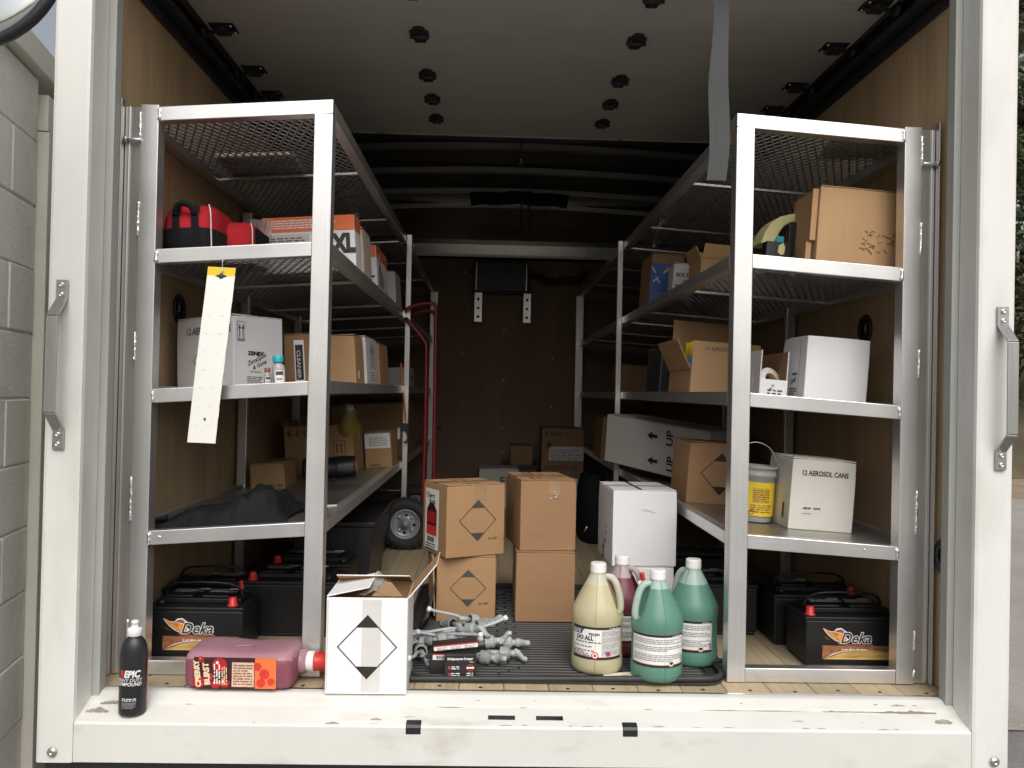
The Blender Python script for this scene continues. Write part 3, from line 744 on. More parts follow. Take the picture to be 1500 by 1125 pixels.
# pull strap of the door
ps = thing('pull_strap', 'grey webbing strap hanging from the raised door beside the right rack', 'strap', (.605, .18, 1.455))
b = MB(); n = 26; H = dz - 1.455 - .002
for i in range(n):
    z0, z1 = H * i / n, H * (i + 1) / n
    def sx(z): return .010 * math.sin(z * 7.5 + 1.2) * (z / H) + .004 * math.sin(z * 17)
    def wv(z): return .0275 + .0015 * math.sin(z * 9) - .004 * math.exp(-((z - .42) / .12) ** 2)
    def tw(z): return .012 * math.sin(z * 6 + .5) * (z / H)
    for off, mi in ((0, 0), (.003, 0)):
        q = []
        for z in (z0, z1):
            c = .029 + sx(z) + .012 * (z / H)
            q.append(((c - wv(z), tw(z) + off, z), (c + wv(z), -tw(z) + off, z)))
        o_ = len(b.v)
        b.add([q[0][0], q[0][1], q[1][1], q[1][0]], [(0, 1, 2, 3)] if off == 0 else [(3, 2, 1, 0)], 0, True)
b.build('webbing', K['webbing'], ps, fix=False)
MB().box(.0, .062, -.004, .010, H - .012, H).build('strap_plate', K['black'], ps)

# ================================================================== ALUMINIUM RACKS
Y0, Y2, Y3 = .2235, 2.30, 4.50
XIN = {-1: -.4755, 1: .7037}
LV = {-1: (1.671, 1.260, .857, .449), 1: (1.6665, 1.2566, .850, .4352)}
TILT = {-1: .0723, 1: .0633}
def deck_z(s, k, x):                 # top of the deck of level k (0 = top) at a given x
    return LV[s][k] - TILT[s] * abs(x - XIN[s]) - .004
def mesh_deck(w, l, sx=.0275, sy=.062):
    """expanded metal: diamond strands as real bars"""
    b = MB(); nx, ny = int(w / sx), int(l / sy)
    t, wd = .0020, .0025
    def bar(p, q):
        d = Vector(q) - Vector(p); d.z = 0; d.normalize(); nrm = Vector((-d.y, d.x, 0)) * wd
        p, q = Vector(p), Vector(q); k = Vector((0, 0, t))
        vs = [p - nrm - k, q - nrm - k, q + nrm - k, p + nrm - k, p - nrm + k, q - nrm + k, q + nrm + k, p + nrm + k]
        b.add(vs, [(0, 3, 2, 1), (4, 5, 6, 7), (0, 1, 5, 4), (3, 7, 6, 2)])
    for j in range(ny * 2):
        for i in range(nx):
            y0, y1 = j * sy / 2, (j + 1) * sy / 2; o = (i + .5) * sx
            if j % 2 == 0: bar((o, y0, 0), (o - sx / 2, y1, .0006)); bar((o, y0, 0), (o + sx / 2, y1, -.0006))
            else: bar((o - sx / 2, y0, -.0006), (o, y1, 0)); bar((o + sx / 2, y0, .0006), (o, y1, 0))
    me = b.mesh('mesh_deck'); me.materials.append(K['mesh']); return me
DECK = {}
def bead(parent, x, y, z0, z1, seed, ax='z'):
    rnd = random.Random(seed); pts = []; rs = []; n = max(4, int(abs(z1 - z0) / .005))
    for i in range(n + 1):
        z = z0 + (z1 - z0) * i / n
        j = rnd.uniform(-.0013, .0013)
        pts.append((x + j, y - .001, z) if ax == 'z' else (z, y - .001, x + j)); rs.append((.0062 if i % 2 else .0040) * rnd.uniform(.8, 1.25))
    rs[0] = rs[-1] = .002
    return MB().tube(pts, rs, 8).build('weld', K['weld'], parent)
def rack(s, label):
    xi = XIN[s]; wallx = XL if s < 0 else XR; Wd = abs(wallx - xi) - .004; tl = TILT[s]
    R = thing('shelf_rack', label, 'shelving', group='aluminium shelving racks')
    X = lambda e: xi + s * e
    def bx(name, e0, e1, y0, y1, z0, z1, m='alu', tilt=False, bev=.002, parent=R):
        b = MB(); b.box(min(X(e0), X(e1)), max(X(e0), X(e1)), y0, y1, z0, z1)
        if tilt: b.v = [(x, y, z - tl * abs(x - xi)) for x, y, z in b.v]
        return b.build(name, K[m], parent, bevel=bev)
    lv = LV[s]; zt = lv[0]
    wp0, wp1 = .500, .552            # wall-side upright (flat bar), then angle to the wall
    bx('post', 0, .0535, Y0, Y0 + .05, .002, zt - .042)
    up_ = bx('wall_post', wp0, wp1, Y0 + .001, Y0 + .05, .002, zt - tl * .50 + .006)
    bx('wall_angle', wp1 + .001, Wd - (.0145 if s > 0 else .0065), Y0 + .010, Y0 + .016, .002, zt - tl * .55 + .004)
    bx('wall_angle_flange', Wd - .014 if s > 0 else Wd - .006, Wd - .009 if s > 0 else Wd + .0015, Y0 - .010, Y0 + .0095, .002, zt - tl * .55 + .022)
    bx('wall_angle_edge', wp1 + .030, wp1 + .0335, Y0 + .004, Y0 + .0098, .002, zt - tl * .55 + .004)
    hs2 = [(zt - .135, zt - .05), (1.26, 1.36), (.90, .985), (.44, .57), (.10, .16), (.02, .045)]
    for i, (a, c) in enumerate(hs2): bead(R, X(wp1), Y0 + .0035, a, c, i * 5 + s)
    # bolt through the angle
    M = Matrix.Translation((X(Wd - .012), Y0 - .004, zt - .135)) @ Matrix.Rotation(-s * PI / 2, 4, 'Y')
    MB().lathe([(.011, 0), (.011, .008), (.0055, .008), (.0055, .045), (.004, .047)], 6, M).build('bolt', K['steel'], R)
    for k, z in enumerate(lv):
        e0 = 0 if k == 0 else .0540
        bx('rail', e0, wp0 - .0005, Y0 + (.0 if k == 0 else .003), Y0 + .040, z - .041, z, 'alu_rail', True)
        bead(R, z - tl * wp0 - .036, Y0 + .004, X(wp0 - .002), X(wp0 - .002) + .0001, 3, 'x')
        q = bead(R, X(wp0 - .003), Y0 + .003, z - tl * wp0 - .039, z - tl * wp0 - .004, k + 40)
        # bearers running into the truck: inner edge, wall edge
        bx('bearer', 0, .036, Y0 + .0505 if k else Y0 + .0405, Y2 - .001, z - .039, z - .001, 'alu', True)
        bx('bearer', 0, .036, Y2 + .033, Y3, z - .039, z - .001, 'alu', True)
        bx('bearer', Wd - .045, Wd - .008, Y0 + .06, Y2 + 2.2, z - .032, z + .012, 'alu', True)
        for y in (.945, 1.78, 2.36, 3.10, 3.90):
            bx('cross_bar', .037, Wd - .046, y, y + .020, z - .026, z - .0165, 'alu', True, .001)
        for (ya, yb) in ((Y0 + .042, Y2), (Y2 + .035, Y3)):
            if k < 3:
                key = (round(Wd, 3), round(yb - ya, 3))
                if key not in DECK: DECK[key] = mesh_deck(Wd - .035, yb - ya - .01)
                o = bpy.data.objects.new('mesh_deck', DECK[key]); COL.objects.link(o); o.parent = R
                e = .008 if s > 0 else Wd - .027
                o.location = (X(e), ya + .005, z - tl * e - .0060); o.rotation_euler = (0, tl * s, 0)
            else:
                bx('deck', .037, Wd - .046, ya + .002, yb - .002, z - .012, z - .004, 'alu_sheet', True, 0)
    # second and third uprights
    bx('post', -.030, -.002, Y2, Y2 + .032, .002, zt + .004)
    bx('post', -.03, .030, Y3 + .002, Y3 + .04, .002, zt - .04)
    bx('wall_post', Wd - .05, Wd - .012, Y2, Y2 + .032, .002, zt - .06); bx('wall_post', Wd - .05, Wd - .012, 1.35, 1.382, .002, zt - .10)
    # rail on the floor
    bx('rail', .0540, wp0 - .0005, Y0 + .003, Y0 + .040, .002, .043, 'alu_rail', False)
    for (k, z) in enumerate(lv[1:]):
        MB().box(*(sorted((X(-.004), X(-.0012)))), Y2 - .05, Y2 - .012, z - .036, z - .003).build('gusset', K['weld'], R)
    for e, z in ((.16, lv[3] - .018 - tl * .16), (.155, lv[3] - .020 - tl * .155)) if s < 0 else ((.40, lv[3] - .016 - tl * .4),):
        MB().lathe([(.004, 0), (.0025, .003), (.0003, .004)], 8, Matrix.Translation((X(e + (.31 if s < 0 else 0)), Y0 + .0025, z - (.022 if s < 0 else 0))) @ Matrix.Rotation(PI / 2, 4, 'X')).build('rivet', K['screw'], R)
    return R
rackL = rack(-1, 'aluminium shelving rack with expanded metal decks along the left plywood wall')
rackR = rack(1, 'aluminium shelving rack with expanded metal decks along the right plywood wall')

# ================================================================== GOODS: LEFT RACK
TLT = -TILT[-1]; TRT = TILT[1]
def Lz(k, x): return deck_z(-1, k, x)
def Rz(k, x): return deck_z(1, k, x)

def tool_bag(label, loc, w, d, h, style):
    t = thing('tool_bag', label, 'bag', loc, (0, TLT, 0))
    def shell(z0, z1, grow, prof):
        b = MB(); n = 8; rows = []
        for (zz, sx, sy) in prof:
            ring = []
            for k in range(24):
                a = 2 * PI * k / 24; c, s_ = math.cos(a), math.sin(a)
                p = 4.5; r = (abs(c) ** p + abs(s_) ** p) ** (-1 / p)
                nn = noise.noise(Vector((c * 1.5, s_ * 1.5, zz * 14 + loc[0] * 9))) * .006
                ring.append((w / 2 + (w / 2 * sx + grow + nn) * r * c, d / 2 + (d / 2 * sy + grow + nn) * r * s_, zz))
            rows.append(ring)
        vs = [v for R in rows for v in R]; m = len(rows)
        fs = [(i * 24 + k, i * 24 + (k + 1) % 24, (i + 1) * 24 + (k + 1) % 24, (i + 1) * 24 + k) for i in range(m - 1) for k in range(24)]
        fs.append(tuple(range(23, -1, -1))); fs.append(tuple((m - 1) * 24 + k for k in range(24)))
        b.add(vs, fs, 0, True); return b
    shell(0, h, 0, [(0, .96, .96), (.01, 1, 1), (h * .5, 1, 1), (h * .72, .97, .95), (h * .88, .86, .82), (h * .97, .66, .6), (h, .4, .4)]).build('body', K['redfab'], t)
    zb = h * (.50 if style == 0 else .12)
    shell(0, zb, .002, [(0, .97, .97), (.006, 1, 1), (zb, 1.0, 1.0)]).build('lower_panel', K['blkfab'], t)
    if style == 0:
        for x in (w * .36, w * .70):
            st = MB(); P = smooth_path([(x, -.005, .0), (x, -.006, h * .5), (x, -.004, h * .72), (x, d * .06, h * .9)], 4)
            for i in range(len(P) - 1):
                a, c = P[i], P[i + 1]
                st.add([a + Vector((-.011, 0, 0)), a + Vector((.011, 0, 0)), c + Vector((.011, 0, 0)), c + Vector((-.011, 0, 0)), a + Vector((-.011, .003, 0)), a + Vector((.011, .003, 0)), c + Vector((.011, .003, 0)), c + Vector((-.011, .003, 0))], [(0, 1, 2, 3), (0, 3, 7, 4), (1, 5, 6, 2)], 0, False)
            st.build('strap', K['blkfab'], t)
        MB().tube(smooth_path([(w * .36, -.004, h * .72), (w * .40, -.012, h * .84), (w * .53, -.016, h * .90), (w * .66, -.012, h * .84), (w * .70, -.004, h * .72)], 5), .009, 8).build('handle', K['blkfab'], t)
    else:
        MB().box(w + .0005, w + .004, d * .1, d * .9, .01, h * .8).build('side_panel', K['blkfab'], t, bevel=.001)
        MB().box(-.002, .014, -.0045, .0, .01, h * .82).build('corner_strap', K['blkfab'], t)
    MB().tube(smooth_path([(w - .004, -.004, .004), (w - .002, -.004, h * .5), (w * .985, .0, h * .74), (w * .93, d * .05, h * .9)], 4), .0022, 6).build('piping', K['gcard'], t)
    return t
tool_bag('red tool bag with black lower half and two black straps, near the wall', (-1.022, .36, Lz(1, -1.022)), .168, .36, .180, 0)
tool_bag('smaller red tool bag with black side panel, left of the XL box', (-.898, .50, Lz(1, -.898)), .128, .20, .142, 1)

def glove_box(label, loc, w, d, h, size, side_band=True, text_left=True):
    t, F = carton(label, loc, w, d, h, 0, TLT, 'wcard', 'glove box', 'glove_box', tape=None, flaps=False)
    patch(w - .002, h * .27, t, F['front'], .001, h * .725, K['orange'], 'orange_band')
    patch(d - .002, h * .27, t, F['right'], .001, h * .725, K['orange'], 'orange_band')
    return t, F
xl, F = glove_box('long white glove box with an orange band and large black XL', (-.806, .755, Lz(1, -.806)), .322, .12, .196, 'XL')
letters('XL', .088, xl, F['front'], .2445, .066, bold=.0055, xs=.72)
patch(.15, .098, xl, F['front'], .012, .036, K['gcard'], 'pale_panel', lift=.0004)
fine_print(.13, 9, .0085, xl, F['front'], .020, .118, K['inkg'], seed=4)
fine_print(.20, 4, .0085, xl, F['front'], .018, .180, K['paper'], seed=9, dens=1.6)
fine_print(.05, 1, .006, xl, F['front'], .225, .172, K['paper'], seed=2)
b = MB(); rnd = random.Random(2); n = 6     # torn shrink wrap on its left end
vs = [(-.045 + .075 * i / n + rnd.uniform(-.006, .006), -.012 + rnd.uniform(-.012, .010), .02 + .17 * j / n) for j in range(n + 1) for i in range(n + 1)]
b.add(vs, [(j * (n + 1) + i, j * (n + 1) + i + 1, (j + 1) * (n + 1) + i + 1, (j + 1) * (n + 1) + i) for j in range(n) for i in range(n)]); b.build('shrink_wrap', K['clear'], xl, fix=False)
t, F = carton('plain tan box with a white lower label, standing just behind the XL glove box', (-.760, .965, Lz(1, -.76)), .272, .20, .190, 0, TLT, 'tan', tape=None)
patch(.06, .10, t, F['front'], .205, .02, K['gcard'], 'label'); fine_print(.05, 7, .009, t, F['front'], .21, .10, K['inkg'])
patch(.01, .03, t, F['front'], .235, .085, K['redink'], 'red_mark', lift=.0012)
lb, F = glove_box('white glove box with an orange band and a black letter L', (-.72, 1.30, Lz(1, -.72)), .236, .34, .186, 'L')
letters('L', .07, lb, F['front'], .192, .05, bold=.001)
patch(.05, .09, lb, F['right'], .06, .085, K['redink'], 'red_mark', lift=.0012); patch(.03, .05, lb, F['right'], .065, .11, K['paper'], 'white_mark', lift=.0016)
fine_print(.16, 6, .012, lb, F['right'], .05, .08, K['inkg'], seed=3)
t, F = carton('plain grey white box farthest back on the upper left shelf before the second post', (-.76, 1.98, Lz(1, -.76)), .276, .25, .172, 0, TLT, 'gcard', tape=None)
# flat pieces lying on the top decks, seen from below through the mesh
t = thing('cardboard_sheet', 'pale cardboard sheet lying on the top left mesh deck seen through its holes', 'cardboard', (-.98, .72, Lz(0, -.98) + .001), (0, TLT, .06))
MB().box(0, .27, 0, .30, 0, .012).build('sheet', K['tan'], t, bevel=.002)
t = thing('paper_sheet', 'pale grey sheet lying on the top right mesh deck seen through its holes', 'sheet', (1.02, .30, Rz(0, 1.02) + .001), (0, TRT, -.2))
MB().box(0, .24, 0, .26, 0, .006).build('sheet', K['gcard'], t)

# shelf 2
wz, F = carton('white aerosol carton turned cornerwise, behind the hanging yellow and white tag', (-1.043, .598, Lz(2, -1.0)), .277, .205, .232, -33, TLT * .6, 'wcard')
letters('12 AEROSOL CANS', .032, wz, F['front'], .050, .180, bold=.0004, xs=.80)
diamond(.066, wz, F['front'], .150, .095, K['ink'])
f = F['right']
patch(.0295, .062, wz, f, .014, .152, K['ink'], 'arrow_frame'); patch(.0265, .059, wz, f, .0155, .1535, K['wcard'], 'arrow_field', lift=.0009)
for x in (.0225, .0355): place(arrow_me(.045, .010, .35, .35), 'arrow', K['ink'], wz, f, x, .161, PI / 2, .0014)
patch(.026, .003, wz, f, .0158, .1555, K['ink'], 'arrow_bar', lift=.0014)
patch(.085, .125, wz, f, .038, .004, K['paper'], 'label')
letters('ZENEX', .0165, wz, f, .056, .108, bold=.0012, xs=1.25); letters('ZenaSpot', .021, wz, f, .056, .072, rot=.42, shear=.25, bold=.0005); letters('& Gone', .019, wz, f, .077, .060, rot=.42, shear=.25, bold=.0005)
letters('Stain Remover', .0075, wz, f, .065, .052, bold=.0002)
fine_print(.062, 4, .0055, wz, f, .052, .036, K['inkg'], seed=6)
def small_bottle(label, x, y, z, r, h, capm, bodym, lab=True):
    t = thing('bottle', label, 'bottle', (x, y, z), (0, TLT, 0))
    MB().lathe([(r * .92, 0), (r, .003), (r, h * .55), (r * .9, h * .64), (r * .62, h * .72), (r * .60, h * .78)], 20).build('body', bodym, t)
    MB().lathe([(r * .80, h * .77), (r * .82, h * .79), (r * .82, h * .97), (r * .76, h), (.0005, h)], 20).build('cap', capm, t)
    if lab:
        place(panel_me(r * 1.5, h * .42, 10), 'label', K['paper'], t, None, -r * .4, h * .06, 0, .0006, (r, 0, 1))
        place(panel_me(r * 1.1, h * .13, 8), 'label_band', K['inkg'], t, None, -r * .2, h * .32, 0, .0011, (r, 0, 1))
        place(panel_me(r * .8, h * .07, 8), 'label_stripe', K['fineink'], t, None, -r * .1, h * .15, 0, .0011, (r, 0, 1))
    return t
small_bottle('small clear bottle with a bright teal cap on the middle left shelf', -.628, .290, Lz(2, -.628), .0195, .084, K['teal'], K['pail'])
small_bottle('tiny dark topped bottle beside the teal capped bottle', -.668, .315, Lz(2, -.668), .011, .052, K['bronze'], K['pail'])
t, F = carton('brown carton with a black and white upright label strip, on the middle left shelf', (-.735, .80, Lz(2, -.735)), .112, .26, .186, 0, TLT, 'kraft_d', tape=None)
patch(.036, .160, t, F['front'], .036, .006, K['paper'], 'label'); patch(.027, .125, t, F['front'], .0405, .024, K['ink'], 'label_field', lift=.0012)
letters('CLEANER', .017, t, F['front'], .046, .130, K['gcard'], rot=-PI / 2, lift=.0017, bold=.0004, xs=1.4)
t, F = carton('plain brown carton just right of the front post on the middle left shelf', (-.662, .845, Lz(2, -.662)), .172, .20, .178, 0, TLT, 'kraft')
patch(.04, .03, t, F['right'], .03, .02, K['paper'], 'label')
t, F = carton('white and brown carton with two blue arrows on the middle left shelf', (-.70, 1.08, Lz(2, -.70)), .215, .31, .188, 0, TLT, 'gcard', tape=None)
for x in (.12, .18): place(arrow_me(.10, .035, .35, .4), 'arrow', K['blue'], t, F['right'], x, .07, PI / 2)
patch(.12, .055, t, F['right'], .09, .006, K['paper'], 'label'); fine_print(.1, 4, .01, t, F['right'], .1, .045, K['inkg'])
t, F = carton('light brown carton behind the blue arrow carton on the middle left shelf', (-.70, 1.44, Lz(2, -.70)), .218, .30, .182, 0, TLT, 'kraft2', tape=None)
t, F = carton('low pale carton beyond the second post on the middle left shelf', (-.74, 2.70, Lz(2, -.74)), .26, .34, .115, 0, TLT, 'gcard', tape=None)
patch(.10, .02, t, F['right'], .12, .05, K['ink'], 'print')
# shelf 3
def drape(label, loc, w, d, h, seed):
    t = thing('cloth_bag', label, 'bag', loc, (0, TLT, 0)); b = MB(); nx, ny = 44, 26
    for j in range(ny + 1):
        for i in range(nx + 1):
            u, v = i / nx, j / ny
            e = max(0, 1 - (abs(v - .5) * 2) ** 4) ** .6
            hump = .50 * math.exp(-((u - .34) / .20) ** 4) + 1.0 * math.exp(-((u - .74) / .20) ** 4) + .20 * math.exp(-((u - .08) / .05) ** 2)
            q = Vector((u * 5 + seed, v * 3, seed))
            z = h * e * min(1.0, hump) * (.9 + .25 * noise.noise(q)) + .020 * (1 - abs(noise.noise(Vector((u * 9 - v * 4, v * 5 + u * 3, 2)))) * 2.2) * e * min(1, hump) + .006 * noise.noise(Vector((u * 22, v * 12, 5))) * e + .002
            b.v.append((u * w + .012 * noise.noise(q * 1.7), v * d * (1 - .35 * (1 - u)) + .05 * (1 - u) * 0 + .02 * noise.noise(q * 2 + Vector((9, 0, 0))), max(.001, z)))
    for j in range(ny):
        for i in range(nx):
            b.f.append((j * (nx + 1) + i, j * (nx + 1) + i + 1, (j + 1) * (nx + 1) + i + 1, (j + 1) * (nx + 1) + i)); b.mi.append(0); b.sm.append(True)
    b.build('fabric', K['blkfab'], t, fix=False)
    MB().tube(smooth_path([(w * .12, .02, h * .35), (w * .02, -.01, .03), (w * -.02, .03, .012), (w * .08, .07, h * .3)], 5), .010, 8, flat=.5).build('strap', K['blkfab'], t)
drape('limp black fabric bag lying along the front edge of the lower left shelf', (-1.0, .285, Lz(3, -1.0)), .40, .32, .078, 3)
t = thing('wood_slat', 'thin pale slat lying behind the limp black bag on the lower left shelf', 'slat', (-.66, .56, Lz(3, -.66) + .001), (0, TLT, .05)); MB().box(0, .16, 0, .014, 0, .006).build('slat', K['gcard'], t)
t, F = carton('small brown carton with a stamped code, near the wall on the lower left shelf', (-.969, 1.216, Lz(3, -.969)), .139, .25, .104, 3, TLT, 'kraft2')
letters('PSC 46A', .017, t, F['front'], .072, .012, K['inkg'], bold=.0004)
t = thing('film_roll', 'shiny dark roll of stretch film lying in front of the open gallon carton', 'roll', (-.835, 1.56, Lz(3, -.835) + .0495), (0, PI / 2 + TLT, .10))
MB().lathe([(.030, 0), (.046, .001), (.048, .01), (.0475, .07), (.049, .075), (.0475, .08), (.0475, .15), (.0488, .156), (.0478, .16), (.048, .222), (.046, .231), (.030, .232)], 24).build('film', K['blacks'], t)
MB().lathe([(.030, -.004), (.030, .236), (.024, .236), (.024, -.004)], 18, cap=False).build('core', K['kraft'], t)

def open_carton(label, loc, w, d, h, yaw=0, tilt=0, m='kraft', inner=None, cat='cardboard box', flaps=(), fm=None, wall_h=None, name='open_carton'):
    t = thing(name, label, cat, loc, (0, tilt, math.radians(yaw))); th = .004
    wall_h = wall_h or {}
    mats = [K[m], K[inner or m]]
    def wall(nm, x0, x1, y0, y1, hh, inward):
        b = MB(); b.box(x0, x1, y0, y1, 0, hh)
        for i, f in enumerate(((0, 0, -1), (0, 0, 1), (0, -1, 0), (1, 0, 0), (0, 1, 0), (-1, 0, 0))):
            if f[:2] == inward or f[2] == 1: b.mi[i] = 1
        return b.build(nm, mats, t, bevel=.0012, seg=1)
    wall('front_wall', 0, w, 0, th, wall_h.get('f', h), (0, 1)); wall('back_wall', 0, w, d - th, d, wall_h.get('b', h), (0, -1))
    wall('side_wall', 0, th, th + .0005, d - th - .0005, wall_h.get('l', h), (1, 0)); wall('side_wall', w - th, w, th + .0005, d - th - .0005, wall_h.get('r', h), (-1, 0))
    b = MB(); b.box(th, w - th, th, d - th, .001, .005, 1); b.build('bottom', mats, t)
    for (side, ang, ln) in flaps:      # ang measured from straight out of the box: 0 = horizontal outward, 90 = upright
        a = math.radians(ang); b = MB(); c, s_ = math.cos(a) * ln, math.sin(a) * ln
        hz = wall_h.get(side, h) + .0005
        if side == 'f': P = [(.002, 0, hz), (w - .002, 0, hz), (w - .006, -c, hz + s_), (.006, -c, hz + s_)]
        if side == 'b': P = [(w - .002, d, hz), (.002, d, hz), (.006, d + c, hz + s_), (w - .006, d + c, hz + s_)]
        if side == 'l': P = [(0, d - .002, hz), (0, .002, hz), (-c, .006, hz + s_), (-c, d - .006, hz + s_)]
        if side == 'r': P = [(w, .002, hz), (w, d - .002, hz), (w + c, d - .006, hz + s_), (w + c, .006, hz + s_)]
        P = [Vector(p) for p in P]; nrm = (P[1] - P[0]).cross(P[2] - P[1]).normalized() * .0035
        b.add(P + [p + nrm for p in P], [(0, 3, 2, 1), (4, 5, 6, 7), (0, 1, 5, 4), (1, 2, 6, 5), (2, 3, 7, 6), (3, 0, 4, 7)])
        b.mi[0] = 1; b.mi[1] = 0
        b.build('flap', mats, t, bevel=.001, seg=1)
    F = {s: face_M(s, w, d, h) for s in ('front', 'left', 'right', 'top')}
    return t, F

# ---- gallon jug
def jug(name, label, loc, liq, fill=.9, hang=0.0, sc=1.0, cat='jug', rot=(0, 0, 0), capm='whiteplas'):
    """round gallon jug; hang = direction of its handle (angle from +x). Recess behind the handle is pressed into the cone."""
    t = thing(name, label, cat, loc, rot); t.scale = (sc,) * 3
    prof = [(.0005, .006), (.060, .004), (.068, .0), (.074, .006), (.0765, .018), (.0765, .040), (.0745, .046), (.0745, .140), (.0765, .146), (.0772, .165), (.0755, .178), (.070, .192), (.062, .208), (.053, .226), (.0435, .244), (.034, .262), (.0275, .274), (.0235, .282), (.0215, .288), (.0205, .300)]
    seg = 48; b = MB(); zf = fill * .282
    P2 = []
    for i, (r, z) in enumerate(prof):
        P2.append((r, z))
        if i + 1 < len(prof) and z < zf < prof[i + 1][1] and prof[i + 1][1] - z > .003:
            k = (zf - z) / (prof[i + 1][1] - z); P2.append((r + (prof[i + 1][0] - r) * k, zf))
    mis = [0 if P2[i + 1][1] <= zf + 1e-6 else 1 for i in range(len(P2) - 1)]
    b.lathe(P2, seg, None, 0, True, mis, cap=False)
    for i, (x, y, z) in enumerate(b.v):       # press in the hand hole
        a = math.atan2(y, x) - hang; a = (a + PI) % (2 * PI) - PI; r = math.hypot(x, y)
        if .165 < z < .288:
            g = math.exp(-(a / .42) ** 4) * min(1, (z - .165) / .018) * min(1, (.288 - z) / .012)
            rn = r - g * max(0, (r - .012)) * (.62 if z < .25 else .45)
            b.v[i] = (rn * math.cos(a + hang), rn * math.sin(a + hang), z)
    b.build('body', [LIQ[liq][0], LIQ[liq][1]], t, fix=False)
    d = Vector((math.cos(hang), math.sin(hang), 0)); Z = Vector((0, 0, 1))
    pth = smooth_path([d * .012 + Z * .272, d * .034 + Z * .274, d * .050 + Z * .262, d * .060 + Z * .238, d * .067 + Z * .205, d * .068 + Z * .182, d * .060 + Z * .165], 5)
    hb = MB(); hb.tube(pth, [.0095] * 6 + [.0105] * (len(pth) - 6), 12)
    hb.build('handle', LIQ[liq][1], t)
    for sg in (-1, 1):
        a = hang + sg * PI / 2
        MB().tube([(r * math.cos(a), r * math.sin(a), z) for r, z in P2[3:-1]], .0009, 5).build('mould_seam', LIQ[liq][0], t)
    cb_ = MB(); n = 40
    cp = [(.0195, .286), (.0235, .287), (.0238, .290), (.0232, .311), (.0215, .3145), (.0005, .315)]
    for (r, z) in cp:
        for k in range(n):
            rr = r * (1 + (.018 if k % 2 and .288 < z < .312 else 0)); a = 2 * PI * k / n; cb_.v.append((rr * math.cos(a), rr * math.sin(a), z))
    for i in range(len(cp) - 1):
        for k in range(n): cb_.f.append((i * n + k, i * n + (k + 1) % n, (i + 1) * n + (k + 1) % n, (i + 1) * n + k)); cb_.mi.append(0); cb_.sm.append(False)
    cb_.build('cap', K[capm], t, fix=False)
    return t
def jug_label(t, front, a0, a1, kind):
    """paper label from angle a0 to a1 (radians from the camera side, + to the right) with its print"""
    r = .0745; w = (a1 - a0) * r; ang = a0; B = (r, ang, 1); z0, z1 = .046, .140
    P = lambda wd, h, x, y, m, nm='label', lf=.0006: place(panel_me(wd, h, 20), nm, m, t, None, x, y, 0, lf, B)
    P(w, z1 - z0, 0, z0, K['paper']); P(w, .007, 0, z1 - .007, K['ink'], 'label_band', .0012); P(w, .007, 0, z0, K['ink'], 'label_band', .0012)
    P(w, .001, 0, z0 + .007, K['redink'], 'label_line', .0013)
    fine_print(w * .2, 1, .004, t, None, w * .72, z1 - .0055, K['paper'], lift=.0017, bend=B, seed=4)
    if kind == 'front':
        b = MB(); b.poly([(0, z1 - .022, 0), (.036, z1 - .022, 0), (.040, z1 - .013, 0), (.048, z1 - .005, 0), (0, z1 - .005, 0)])
        place(b.mesh('p'), 'logo_panel', K['inkg'], t, None, 0, 0, 0, .0015, B)
        fine_print(.030, 2, .006, t, None, .004, z1 - .013, K['paper'], lift=.002, bend=B, seed=3)
        letters('TEC391', .0095, t, None, .058, z1 - .024, bold=.0004, lift=.0016, bend=B, xs=1.1)
        letters('DO ALL', .0165, t, None, .018, z1 - .038, bold=.0007, lift=.0016, bend=B, xs=.95)
        fine_print(.080, 1, .0055, t, None, .014, z1 - .046, K['ink'], lift=.0016, bend=B, seed=5)
        fine_print(.070, 1, .0045, t, None, .004, z1 - .058, K['inkg'], lift=.0016, bend=B, seed=6)
        fine_print(.072, 2, .005, t, None, .003, z1 - .070, K['inkg'], lift=.0016, bend=B, seed=7)
        fine_print(.060, 2, .005, t, None, .003, z1 - .080, K['inkg'], lift=.0016, bend=B, seed=8)
        P(w - .096, z1 - z0 - .014, .096, z0 + .007, K['gcard'], 'side_column', .001)
        for k in range(4): fine_print(w - .104, 4, .0038, t, None, .099, z1 - .014 - k * .018, K['fineink'], lift=.0016, bend=B, seed=20 + k)
        place(disc_me(.0105), 'round_seal', K['redink'], t, None, .078, z0 + .0125, 0, .0018, B); place(disc_me(.0075), 'seal_field', K['paper'], t, None, .078, z0 + .0125, 0, .0022, B); place(disc_me(.004), 'seal_mark', K['redink'], t, None, .078, z0 + .0125, 0, .0026, B)
        P(.014, .010, .110, z0 + .010, K['redink'], 'hazard_block', .0016); P(.014, .006, .108, z0 + .018, K['blue'], 'hazard_block', .002)
    else:
        for k, (y, n_) in enumerate(((.124, 3), (.104, 3), (.080, 2), (.069, 2))): fine_print(w * .92, n_, .0052 if kind != 'side' else .004, t, None, w * .04, y, K['fineink'], lift=.0016, bend=B, seed=k + 3, dens=1.3)
        if kind == 'back':
            sx = w * .70
            place(disc_me(.0095), 'round_seal', K['gold'], t, None, sx, z0 + .012, 0, .0018, B); place(disc_me(.0075), 'seal_field', K['paper'], t, None, sx, z0 + .012, 0, .0022, B); place(disc_me(.0045, sx=1.3), 'seal_mark', K['ink'], t, None, sx, z0 + .0125, 0, .0026, B)
            barcode(.006, .018, t, None, w * .93, z0 + .010, lift=.0016, bend=B)

